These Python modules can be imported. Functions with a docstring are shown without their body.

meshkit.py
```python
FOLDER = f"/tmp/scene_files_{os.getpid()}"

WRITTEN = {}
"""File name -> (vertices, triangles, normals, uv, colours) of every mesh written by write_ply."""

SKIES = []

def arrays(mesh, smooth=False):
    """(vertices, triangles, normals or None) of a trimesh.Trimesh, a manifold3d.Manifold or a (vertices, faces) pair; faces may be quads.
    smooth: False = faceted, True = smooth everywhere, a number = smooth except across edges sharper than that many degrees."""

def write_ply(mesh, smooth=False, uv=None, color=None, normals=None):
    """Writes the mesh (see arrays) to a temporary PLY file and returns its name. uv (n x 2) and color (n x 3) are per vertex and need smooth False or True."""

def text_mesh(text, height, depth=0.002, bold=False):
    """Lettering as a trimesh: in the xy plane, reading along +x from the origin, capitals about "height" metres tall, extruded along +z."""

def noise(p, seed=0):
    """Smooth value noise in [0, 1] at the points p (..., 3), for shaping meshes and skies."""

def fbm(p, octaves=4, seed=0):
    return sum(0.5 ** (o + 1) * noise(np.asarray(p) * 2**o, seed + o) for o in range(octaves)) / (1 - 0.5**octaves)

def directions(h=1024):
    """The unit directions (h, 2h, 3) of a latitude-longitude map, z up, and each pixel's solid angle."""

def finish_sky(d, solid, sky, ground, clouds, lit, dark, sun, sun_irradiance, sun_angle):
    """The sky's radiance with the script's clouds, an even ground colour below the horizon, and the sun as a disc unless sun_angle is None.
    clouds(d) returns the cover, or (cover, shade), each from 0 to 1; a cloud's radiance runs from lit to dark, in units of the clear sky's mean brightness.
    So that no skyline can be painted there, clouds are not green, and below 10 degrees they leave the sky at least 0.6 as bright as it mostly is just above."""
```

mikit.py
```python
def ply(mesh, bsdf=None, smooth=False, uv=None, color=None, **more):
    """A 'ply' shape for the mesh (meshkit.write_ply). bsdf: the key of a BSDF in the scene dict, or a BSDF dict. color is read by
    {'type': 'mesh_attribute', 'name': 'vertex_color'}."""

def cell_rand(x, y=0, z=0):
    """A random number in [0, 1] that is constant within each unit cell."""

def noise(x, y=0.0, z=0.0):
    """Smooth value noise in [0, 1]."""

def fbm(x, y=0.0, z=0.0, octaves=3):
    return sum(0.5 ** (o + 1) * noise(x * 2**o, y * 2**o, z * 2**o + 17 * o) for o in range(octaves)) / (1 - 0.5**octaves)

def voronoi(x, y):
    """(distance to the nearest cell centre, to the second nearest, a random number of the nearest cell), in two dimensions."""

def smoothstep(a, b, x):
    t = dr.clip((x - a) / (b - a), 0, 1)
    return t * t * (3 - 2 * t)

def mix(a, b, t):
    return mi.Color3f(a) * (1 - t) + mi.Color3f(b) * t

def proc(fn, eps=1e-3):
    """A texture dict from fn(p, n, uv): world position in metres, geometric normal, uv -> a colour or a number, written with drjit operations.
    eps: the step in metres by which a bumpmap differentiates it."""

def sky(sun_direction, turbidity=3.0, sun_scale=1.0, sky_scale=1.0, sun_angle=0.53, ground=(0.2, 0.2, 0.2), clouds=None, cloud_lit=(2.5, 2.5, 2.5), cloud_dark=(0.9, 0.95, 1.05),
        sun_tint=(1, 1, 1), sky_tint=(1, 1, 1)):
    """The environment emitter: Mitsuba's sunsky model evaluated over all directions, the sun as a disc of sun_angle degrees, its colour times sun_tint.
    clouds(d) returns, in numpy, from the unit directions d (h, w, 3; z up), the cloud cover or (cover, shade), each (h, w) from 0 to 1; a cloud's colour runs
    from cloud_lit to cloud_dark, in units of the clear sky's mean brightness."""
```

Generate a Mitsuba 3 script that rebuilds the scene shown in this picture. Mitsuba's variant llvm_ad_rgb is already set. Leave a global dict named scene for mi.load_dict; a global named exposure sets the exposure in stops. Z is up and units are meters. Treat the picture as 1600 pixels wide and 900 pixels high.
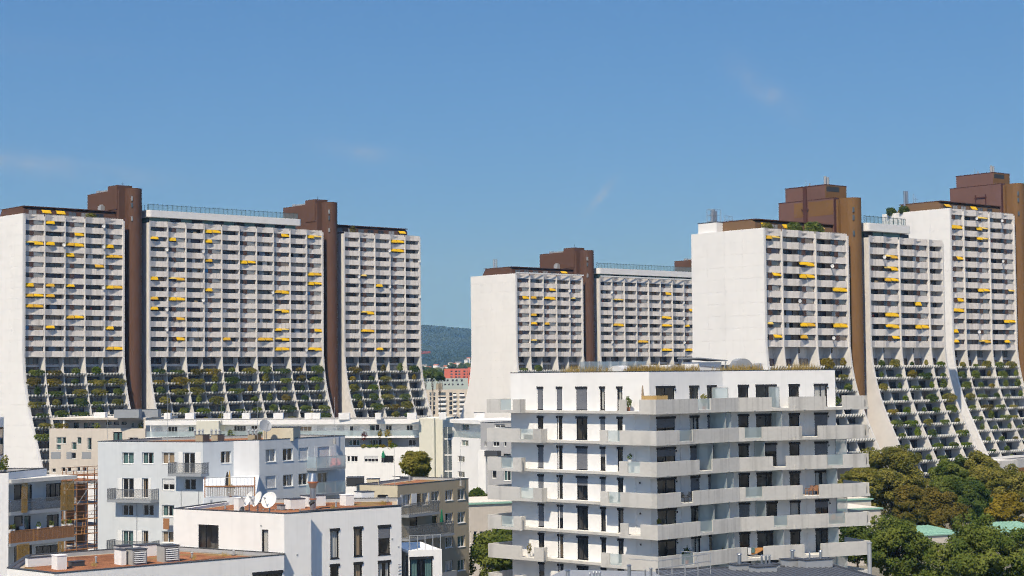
import math, random
import numpy as np, trimesh, mitsuba as mi, mikit, meshkit, drjit as dr
import shapely.geometry as sg
from mikit import noise, fbm, cell_rand, smoothstep, mix

T4 = mi.ScalarTransform4f
rnd = random.Random(7)
scene, labels = {}, {}

# ------------------------------------------------------------------ camera, sky, exposure
EYE = np.array([0.0, 0.0, 30.0])
FOCAL, PITCH, ROLL = 2733.0, 0.04942, -0.00997          # pixels of the 1600 px wide photograph, radians
fwd = np.array([0, math.cos(PITCH), math.sin(PITCH)])
_up = np.array([0, -math.sin(PITCH), math.cos(PITCH)])
_right = np.array([1.0, 0, 0])
cam_up = -math.sin(ROLL) * _right + math.cos(ROLL) * _up
cam_right = math.cos(ROLL) * _right + math.sin(ROLL) * _up
HAZE = 0.00005
scene['haze_air'] = {'type': 'homogeneous', 'albedo': {'type': 'rgb', 'value': [0.93, 0.95, 0.97]},
                     'sigma_t': {'type': 'rgb', 'value': [HAZE * 0.5, HAZE * 0.95, HAZE * 1.6]}}
scene['camera'] = {'type': 'perspective', 'fov': math.degrees(2 * math.atan(800 / FOCAL)), 'fov_axis': 'x',
                   'near_clip': 1.0, 'far_clip': 30000.0,
                   'to_world': T4().look_at(origin=EYE.tolist(), target=(EYE + fwd).tolist(), up=cam_up.tolist()),
                   'medium': {'type': 'ref', 'id': 'haze_air'}}


def cirrus(d):
    az = np.arctan2(d[..., 0], d[..., 1])
    el = np.arcsin(np.clip(d[..., 2], -1, 1))
    p = np.stack([az * 9 + el * 6, el * 55, az * 0], -1)
    n = meshkit.fbm(p, 5, seed=3)
    m = meshkit.fbm(np.stack([az * 3.1, el * 7, az * 0 + 4], -1), 3, seed=11)
    c = np.clip((n - 0.55) * 3.0, 0, 1) * np.clip((m - 0.5) * 5, 0, 1) * 0.10
    c = c + 0.075 * np.exp(-np.clip(el, 0, 2) / 0.075)            # whitish veil of dust above the horizon
    for a0, e0, la, le, rot, k in ((-0.27, 0.118, 0.055, 0.0045, -0.10, 0.22), (0.051, 0.101, 0.011, 0.0013, 0.85, 0.34), (0.145, 0.160, 0.020, 0.006, -0.7, 0.14), (-0.085, 0.127, 0.025, 0.004, -0.15, 0.10), (0.4, 0.2, 0.06, 0.008, 0.2, 0.2), (-0.6, 0.16, 0.08, 0.008, 0.1, 0.2)):
        x, y = az - a0, el - e0
        u, v = x * np.cos(rot) + y * np.sin(rot), -x * np.sin(rot) + y * np.cos(rot)
        w = meshkit.fbm(np.stack([u / la * 3, v / le * 0.9, az * 0 + a0 * 50], -1), 4, seed=6)
        c = c + 2.2 * k * np.exp(-(u / la) ** 2 - (v / le) ** 2) * np.clip((w - 0.25) * 2.2, 0, 1)
    return np.clip(c, 0, 1), np.zeros_like(c)


scene['sky'] = mikit.sky((-0.246, -0.650, 0.719), turbidity=3, clouds=cirrus, sky_tint=(0.36, 0.598, 0.86), sun_tint=(0.90, 0.98, 1.08))
exposure = 1.75


# ------------------------------------------------------------------ helpers
def ray(px, py):
    """World direction through a pixel of the photograph."""
    d = fwd * FOCAL + cam_right * (px - 800) - cam_up * (py - 450)
    return d / d[1]


def at(px, py, dist):
    return EYE + ray(px, py) * dist


def on_level(px, py, z):
    d = ray(px, py)
    return EYE + d * ((z - EYE[2]) / d[2])


def bsdf(key, d):
    scene[key] = d
    return key


def rgb(c):
    return {'type': 'rgb', 'value': list(map(float, c))}


def paint(key, c, rough=0.8, amount=0.10, scale=0.35, streak=0.0, spec=0.3):
    """A matt coat with uneven weathering: soft blotches and, if asked for, streaks that run down."""
    c = np.asarray(c, float)

    def fn(p, n, uv):
        v = 1 - amount + 2 * amount * (0.6 * fbm(p.x * scale, p.y * scale, p.z * scale, 3) + 0.4 * noise(p.x * scale * 9, p.y * scale * 9, p.z * scale * 9))
        if streak:
            h = p.x + p.y * 0.7
            v = v * (1 - streak * smoothstep(0.5, 0.85, fbm(h * 1.3, 3.1, p.z * 0.09, 3))) * (1 - 0.6 * streak * smoothstep(0.55, 0.8, noise(h * 6.0, 1.7, p.z * 0.22)))
        return mi.Color3f(*c.tolist()) * v
    return bsdf(key, {'type': 'twosided', 'bsdf': {'type': 'principled', 'base_color': mikit.proc(fn), 'roughness': rough, 'specular': spec}})


def plain(key, c, rough=0.6, metallic=0.0, spec=0.4):
    return bsdf(key, {'type': 'twosided', 'bsdf': {'type': 'principled', 'base_color': rgb(c), 'roughness': rough, 'metallic': metallic, 'specular': spec}})


def pane_mat(key, c, rough=0.06):
    return bsdf(key, {'type': 'twosided', 'bsdf': {'type': 'roughplastic', 'diffuse_reflectance': rgb(c), 'alpha': rough, 'int_ior': 1.6}})


class MB:
    """Collects boxes, prisms and tubes into one mesh."""
    def __init__(self):
        self.v, self.f, self.n = [], [], 0

    def add(self, v, f):
        v = np.asarray(v, float)
        self.v.append(v)
        self.f.append(np.asarray(f, int) + self.n)
        self.n += len(v)
        return self

    def box(self, x0, x1, y0, y1, z0, z1):
        v = [[x, y, z] for x in (x0, x1) for y in (y0, y1) for z in (z0, z1)]
        return self.add(v, BOXF)

    def hexa(self, v):
        """Eight corners in the order of box()."""
        return self.add(v, BOXF)

    def prism(self, poly, h0, h1, plane='xy'):
        """A polygon (counter-clockwise, in xy) extruded along z; plane 'yz' along x, plane 'xz' along y."""
        p = sg.Polygon(poly) if not hasattr(poly, 'exterior') else poly
        m = trimesh.creation.extrude_polygon(p, h1 - h0, engine='earcut')
        v = np.array(m.vertices)
        v[:, 2] += h0
        if plane == 'yz':
            v = v[:, [2, 0, 1]]
        elif plane == 'xz':
            v = np.stack([v[:, 0], -v[:, 2], v[:, 1]], 1)
        return self.add(v, m.faces)

    def tube(self, a, b, r, sides=6, r2=None):
        a, b = np.asarray(a, float), np.asarray(b, float)
        r2 = r if r2 is None else r2
        z = (b - a) / np.linalg.norm(b - a)
        x = np.cross(z, [0, 0, 1] if abs(z[2]) < 0.9 else [1, 0, 0])
        x /= np.linalg.norm(x)
        y = np.cross(z, x)
        t = np.arange(sides) * 2 * np.pi / sides
        ring = np.cos(t)[:, None] * x + np.sin(t)[:, None] * y
        v = np.vstack([a + ring * r, b + ring * r2, [a], [b]])
        i = np.arange(sides)
        j = (i + 1) % sides
        f = np.vstack([np.stack([i, j, j + sides], 1), np.stack([i, j + sides, i + sides], 1),
                       np.stack([j, i, i * 0 + 2 * sides], 1), np.stack([i + sides, j + sides, i * 0 + 2 * sides + 1], 1)])
        return self.add(v, f)

    def quad(self, a, b, c, d):
        return self.add([a, b, c, d], [[0, 1, 2], [0, 2, 3]])

    def mesh(self):
        return np.vstack(self.v), np.vstack(self.f)


BOXF = np.array([[0, 1, 3], [0, 3, 2], [4, 6, 7], [4, 7, 5], [0, 4, 5], [0, 5, 1], [2, 3, 7], [2, 7, 6], [0, 2, 6], [0, 6, 4], [1, 5, 7], [1, 7, 3]])


def box(x0, x1, y0, y1, z0, z1):
    return MB().box(x0, x1, y0, y1, z0, z1)


_used = {}


def new_key(name, parent=None):
    k = f'{parent}__{name}' if parent else name
    if k not in _used:
        _used[k] = 0
        return k
    _used[k] += 1
    return f'{k}_{_used[k]:03d}'


def shape(mb, m, smooth=False):
    return mikit.ply(mb.mesh() if hasattr(mb, 'mesh') else mb, m, smooth=smooth)


def put(name, s, parent=None, tw=None, label=None, cat=None, group=None, kind=None):
    """One entry of the scene: s is a shape dict (shared between copies) under the transform tw."""
    k = new_key(name, parent)
    scene[k] = {**s, 'to_world': tw} if tw is not None else s
    say(k, label, cat, group, kind)
    return k


def obj(name, mb, m, parent=None, tw=None, smooth=False, **kw):
    return put(name, shape(mb, m, smooth), parent, tw, **kw)


def say(k, label=None, cat=None, group=None, kind=None):
    d = {a: b for a, b in (('label', label), ('category', cat), ('group', group), ('kind', kind)) if b}
    if d:
        labels[k] = d


def thing(name, label, cat, group=None):
    k = new_key(name)
    say(k, label, cat, group)
    return k


def frame(o, ang):
    """Local axes: x along a facade to the right, y into the building, z up."""
    return T4().translate([float(o[0]), float(o[1]), float(o[2]) if len(o) > 2 else 0.0]).rotate([0, 0, 1], math.degrees(ang))


# ------------------------------------------------------------------ materials
paint('tower_panel', (0.73, 0.69, 0.655), 0.8, 0.06, 0.2, 0.24)
paint('tower_white', (0.83, 0.82, 0.805), 0.75, 0.03, 0.1, 0.04)
paint('tower_fin', (0.72, 0.70, 0.68), 0.8, 0.06, 0.2, 0.12)
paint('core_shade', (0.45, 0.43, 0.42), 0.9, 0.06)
plain('window_brown', (0.105, 0.058, 0.042), 0.5)
pane_mat('pane_dark', (0.025, 0.028, 0.034))
pane_mat('pane_slate', (0.11, 0.135, 0.15))
pane_mat('pane_curtain', (0.36, 0.37, 0.36))
pane_mat('pane_beige', (0.27, 0.22, 0.17))
pane_mat('pane_violet', (0.05, 0.045, 0.075))
pane_mat('pane_blue', (0.03, 0.20, 0.42))
paint('awning_yellow', (0.82, 0.50, 0.014), 0.8, 0.07, 0.9)
paint('awning_pale', (0.78, 0.56, 0.14), 0.8, 0.07, 0.9)
paint('awning_ochre', (0.68, 0.40, 0.03), 0.8, 0.1, 0.9)
paint('brown_dark', (0.115, 0.058, 0.036), 0.75, 0.08, 0.3, 0.10)
paint('brown_orange', (0.20, 0.108, 0.042), 0.75, 0.08, 0.3, 0.12)
paint('brown_red', (0.085, 0.036, 0.032), 0.75, 0.08, 0.3)
paint('brown_tan', (0.19, 0.115, 0.062), 0.8, 0.08, 0.3)
paint('brown_purple', (0.165, 0.090, 0.075), 0.75, 0.08, 0.3, 0.10)
paint('planter_grey', (0.32, 0.33, 0.33), 0.85, 0.10, 0.8)
paint('rib_white', (0.80, 0.80, 0.78), 0.8, 0.10, 0.8)
plain('deck_glass_frame', (0.06, 0.09, 0.085), 0.5)
pane_mat('green_glazing', (0.16, 0.30, 0.24))
bsdf('clear_glass', {'type': 'thindielectric', 'int_ior': 1.5})
bsdf('frosted_glass', {'type': 'blendbsdf', 'weight': 0.62, 'bsdf_0': {'type': 'thindielectric', 'int_ior': 1.5},
                       'bsdf_1': {'type': 'principledthin', 'base_color': rgb((0.62, 0.75, 0.79)), 'roughness': 0.4, 'diff_trans': 1.0}})
bsdf('deck_glass', {'type': 'blendbsdf', 'weight': 0.25, 'bsdf_0': {'type': 'thindielectric', 'int_ior': 1.5},
                    'bsdf_1': {'type': 'principledthin', 'base_color': rgb((0.30, 0.45, 0.42)), 'roughness': 0.4, 'diff_trans': 1.0}})
plain('steel', (0.55, 0.56, 0.57), 0.35, 0.9)
plain('steel_matt', (0.42, 0.44, 0.46), 0.55, 0.3)
plain('dish_white', (0.78, 0.78, 0.77), 0.45)
plain('dark_metal', (0.05, 0.053, 0.058), 0.5, 0.2)


def leaf_mat(key, a, b, trans=0.7):
    def fn(p, n, uv):
        t = fbm(p.x * 0.55, p.y * 0.55, p.z * 0.55, 3) * 0.75 + 0.25 * noise(p.x * 5, p.y * 5, p.z * 5)
        return mix(a, b, smoothstep(0.3, 0.72, t))
    return bsdf(key, {'type': 'principledthin', 'base_color': mikit.proc(fn), 'roughness': 0.9, 'diff_trans': trans, 'spec_trans': 0.0})


leaf_mat('leaf_green', (0.089, 0.140, 0.030), (0.244, 0.280, 0.064))
leaf_mat('leaf_dark', (0.053, 0.095, 0.024), (0.148, 0.195, 0.048))
leaf_mat('leaf_olive', (0.141, 0.154, 0.032), (0.354, 0.315, 0.076))
leaf_mat('leaf_yellow', (0.20, 0.165, 0.025), (0.40, 0.31, 0.045))
leaf_mat('leaf_rust', (0.12, 0.112, 0.028), (0.26, 0.205, 0.05))
leaf_mat('leaf_red', (0.10, 0.020, 0.020), (0.17, 0.045, 0.030))
leaf_mat('leaf_lime', (0.10, 0.16, 0.020), (0.20, 0.26, 0.030))
leaf_mat('dry_grass', (0.34, 0.24, 0.075), (0.55, 0.42, 0.16))
paint('bark', (0.09, 0.07, 0.05), 0.9, 0.2, 2.0)


def leaves(n, rx, ry, rz, size, seed, shell=0.55, hang=0.0):
    """n leaf faces spread through an ellipsoid's volume, denser towards its surface, uneven by noise."""
    r = np.random.default_rng(seed)
    d = r.normal(size=(n, 3))
    d /= np.linalg.norm(d, axis=1, keepdims=True)
    lump = 0.55 + 0.75 * meshkit.fbm(d * 1.9 + seed * 3.7, 3, seed)
    rad = (shell + (1 - shell) * r.random(n) ** 0.6) * lump
    c = d * rad[:, None] * [rx, ry, rz]
    if hang:
        c[:, 2] -= hang * r.random(n) * (np.abs(d[:, 1]) + 0.2)
    return leaf_faces(c, size, r, d)


def leaf_faces(c, size, r, outward=None):
    n = len(c)
    a = 0.8 * r.normal(size=(n, 3)) + (0 if outward is None else 0.9 * outward) + [0, 0, 0.6]
    a /= np.linalg.norm(a, axis=1, keepdims=True)
    u = np.cross(a, r.normal(size=(n, 3)))
    u /= np.linalg.norm(u, axis=1, keepdims=True)
    w = np.cross(a, u)
    s = size * (0.6 + 0.8 * r.random((n, 1)))
    v = np.stack([c - u * s, c + w * s * 0.55 - a * s * 0.15, c + u * s, c - w * s * 0.55 - a * s * 0.15], 1).reshape(-1, 3)
    i = np.arange(n)[:, None] * 4
    f = np.vstack([i + [0, 1, 2], i + [0, 2, 3]])
    return v, f
# ------------------------------------------------------------------ terraced apartment towers
FH, BAY, GAP = 2.85, 6.0, 7.95
FINW = 0.30


plain('screen_white', (0.60, 0.60, 0.58), 0.8)
plain('screen_sand', (0.42, 0.33, 0.20), 0.8)
plain('screen_blue', (0.15, 0.20, 0.27), 0.7)
plain('screen_green', (0.08, 0.14, 0.06), 0.8)
plain('screen_red', (0.35, 0.06, 0.05), 0.8)
pane_mat('screen_slate', (0.18, 0.21, 0.23))


def flare(t):
    return 0.0 if t <= 0 else 0.0125 * t * t if t < 20 else 5 + 0.5 * (t - 20)


def v_panel(h, out, w0=FINW / 2 + 0.004, w1=BAY - FINW / 2 - 0.004):
    """A parapet panel folded to a shallow inward V."""
    front = [(w0, -out - 0.05), (2.55, -out + 0.72), (w1, -out - 0.05)]
    back = [(w1, -out + 0.09), (2.55, -out + 0.86), (w0, -out + 0.09)]
    return MB().prism(front + back, 0, h)


def win_frame(u0, u1, z0, z1, q, muls, b=0.09, d=0.10):
    m = MB()
    m.box(u0, u1, q, q + d, z0, z0 + b).box(u0, u1, q, q + d, z1 - b, z1)
    for c in [u0 + b / 2, *muls, u1 - b / 2]:
        m.box(c - b / 2, c + b / 2, q + 0.001, q + d - 0.001, z0 + b, z1 - b)
    return m


WZ = 0.62
S_PAR_WIN = shape(v_panel(FH - 2 * WZ, 0.42), 'tower_panel')
S_PAR_LOG = shape(v_panel(FH - 2 * WZ, 0.62), 'tower_panel')
wf = win_frame(0.16, BAY - 0.16, -WZ, WZ, 0.05, [1.75, 2.75, 3.0])
wf.box(1.8, 2.7, 0.09, 0.12, -WZ + 0.09, WZ - 0.09)          # opaque brown infill beside the tilting sash
S_WIN = shape(wf, 'window_brown')
PANES = ['pane_dark', 'pane_slate', 'pane_curtain', 'pane_beige', 'pane_violet', 'pane_blue']
S_PANE_L = {m: shape(MB().quad([0.25, 0.11, -0.53], [1.7, 0.11, -0.53], [1.7, 0.11, 0.53], [0.25, 0.11, 0.53]), m) for m in PANES}
S_PANE_R = {m: shape(MB().quad([3.05, 0.11, -0.53], [5.75, 0.11, -0.53], [5.75, 0.11, 0.53], [3.05, 0.11, 0.53]), m) for m in PANES}
S_LOG = shape(win_frame(0.16, BAY - 0.16, -2.0, 0.62, 1.42, [1.5, 2.4, 3.9], 0.10), 'window_brown')
S_LOGP = {m: shape(MB().quad([0.2, 1.50, -1.95], [BAY - 0.2, 1.50, -1.95], [BAY - 0.2, 1.50, 0.6], [0.2, 1.50, 0.6]), m) for m in PANES}


S_SCREEN = [shape(MB().box(0, w, 0, 0.05, -1.0, h), m) for w, h, m in ((0.9, 0.55, 'screen_white'), (1.6, 0.5, 'screen_white'), (0.5, 0.3, 'screen_sand'), (1.2, -0.15, 'screen_sand'), (2.0, 0.55, 'screen_blue'), (0.8, -0.2, 'screen_green'), (0.5, 0.1, 'screen_red'), (1.8, 0.56, 'screen_slate'), (1.4, 0.56, 'screen_slate'))]


def awning_mesh(w, out, drop):
    p = [(0.02, 0.0), (-out, -drop), (-out, -drop - 0.16), (-out + 0.03, -drop - 0.16), (-out + 0.05, -drop - 0.03), (0.02, -0.06)]
    m = MB()
    for i in range(len(p) - 1):
        m.quad([0, *p[i]], [w, *p[i]], [w, *p[i + 1]], [0, *p[i + 1]])
    m.quad([0, *p[-1]], [w, *p[-1]], [w, *p[0]], [0, *p[0]])
    for x in (0, w):
        m.quad([x, 0.02, 0], [x, -out, -drop], [x, -out + 0.05, -drop - 0.03], [x, 0.02, -0.06])
    return m


S_AWN = [shape(awning_mesh(w_, o, d), m_) for w_, o, d, m_ in ((2.62, 0.45, 0.74, 'awning_yellow'), (2.6, 0.38, 0.84, 'awning_yellow'), (2.64, 0.5, 0.62, 'awning_yellow'), (2.6, 0.35, 0.36, 'awning_pale'), (2.6, 0.42, 0.7, 'awning_ochre'), (2.62, 0.42, 0.8, 'awning_yellow'))]


def planter_mesh():
    m = MB().prism([(0.25, 0.0), (-0.42, 0.30), (-0.42, 0.62), (0.25, 0.62)], 0.16, BAY - 0.16, 'yz')
    m.box(0.16, BAY - 0.16, 0.25, 3.0, -0.02, 0.18)           # the terrace floor behind it
    return m


def rib_mesh():
    m = MB()
    for k in range(6):
        u = 0.45 + k * 0.98
        m.prism([(-0.30, -0.12), (-0.78, 0.34), (-0.78, 0.66), (-0.44, 0.64), (-0.44, 0.28), (-0.2, 0.05)], u, u + 0.22, 'yz')
    return m


S_PLANT, S_RIB = shape(planter_mesh(), 'planter_grey'), shape(rib_mesh(), 'rib_white')
S_TWIN = shape(win_frame(0.3, BAY - 0.3, 0.15, 2.35, -0.05, [1.6, 2.9, 4.3], 0.12), 'window_brown')
S_TWIN2 = shape(win_frame(1.1, 3.2, -0.75, 0.65, -0.05, [2.15], 0.10), 'window_brown')
S_TPAN = {m: shape(MB().quad([0.3, 0.02, 0.15], [BAY - 0.3, 0.02, 0.15], [BAY - 0.3, 0.02, 2.35], [0.3, 0.02, 2.35]), m) for m in PANES}
S_TPAN2 = {m: shape(MB().quad([1.1, 0.02, -0.75], [3.2, 0.02, -0.75], [3.2, 0.02, 0.65], [1.1, 0.02, 0.65]), m) for m in PANES}
def shrub_wood(rx, rz):
    m = MB()
    for dx in (-0.5, 0.05, 0.55):
        m.tube([dx * rx * 0.4, 0, -rz * 0.8], [dx * rx, 0, rz * 0.25], 0.05, 4, 0.02)
    return m


SHRUBS = []
for i, (rx, ry, rz, n, hang) in enumerate([(2.6, 0.75, 0.75, 560, 0.8), (1.5, 0.9, 1.0, 430, 0.3), (2.8, 0.7, 0.6, 560, 0.9), (1.0, 0.8, 1.35, 360, 0.1), (2.3, 1.0, 1.15, 700, 0.8), (2.7, 0.9, 0.95, 700, 1.0)]):
    lv = leaves(n, rx, ry, rz, 0.25, 40 + i, hang=hang)
    SHRUBS.append(({m: shape(lv, m) for m in ('leaf_green', 'leaf_dark', 'leaf_olive', 'leaf_yellow', 'leaf_rust', 'leaf_red', 'leaf_lime')}, shape(shrub_wood(rx, rz), 'bark'), rz))
SHRUB_WORD = {'leaf_green': 'green', 'leaf_dark': 'dark green', 'leaf_olive': 'olive green', 'leaf_yellow': 'yellowish', 'leaf_rust': 'rust brown', 'leaf_red': 'dark red', 'leaf_lime': 'lime green'}


def dish_mesh(r):
    m = MB()
    rings = []
    for k in range(5):
        a = k / 4 * 1.0
        rings.append([[r * a * math.cos(t), r * 0.22 * (1 - a * a), r * a * math.sin(t)] for t in np.linspace(0, 2 * math.pi, 17)[:-1]])
    v = np.array(rings).reshape(-1, 3)
    f = []
    for k in range(4):
        for j in range(16):
            a, b = k * 16 + j, k * 16 + (j + 1) % 16
            f += [[a, b, b + 16], [a, b + 16, a + 16]]
    return m.add(v, f)


S_DISH = shape(dish_mesh(0.45), 'dish_white', True)
S_DARM = shape(MB().tube([0, 0.1, 0], [0, 0.5, -0.35], 0.03).tube([0, 0.05, -0.4], [0, -0.5, -0.1], 0.02).tube([0, 0.5, -0.35], [0, 0.5, -1.0], 0.03), 'steel_matt')


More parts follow.
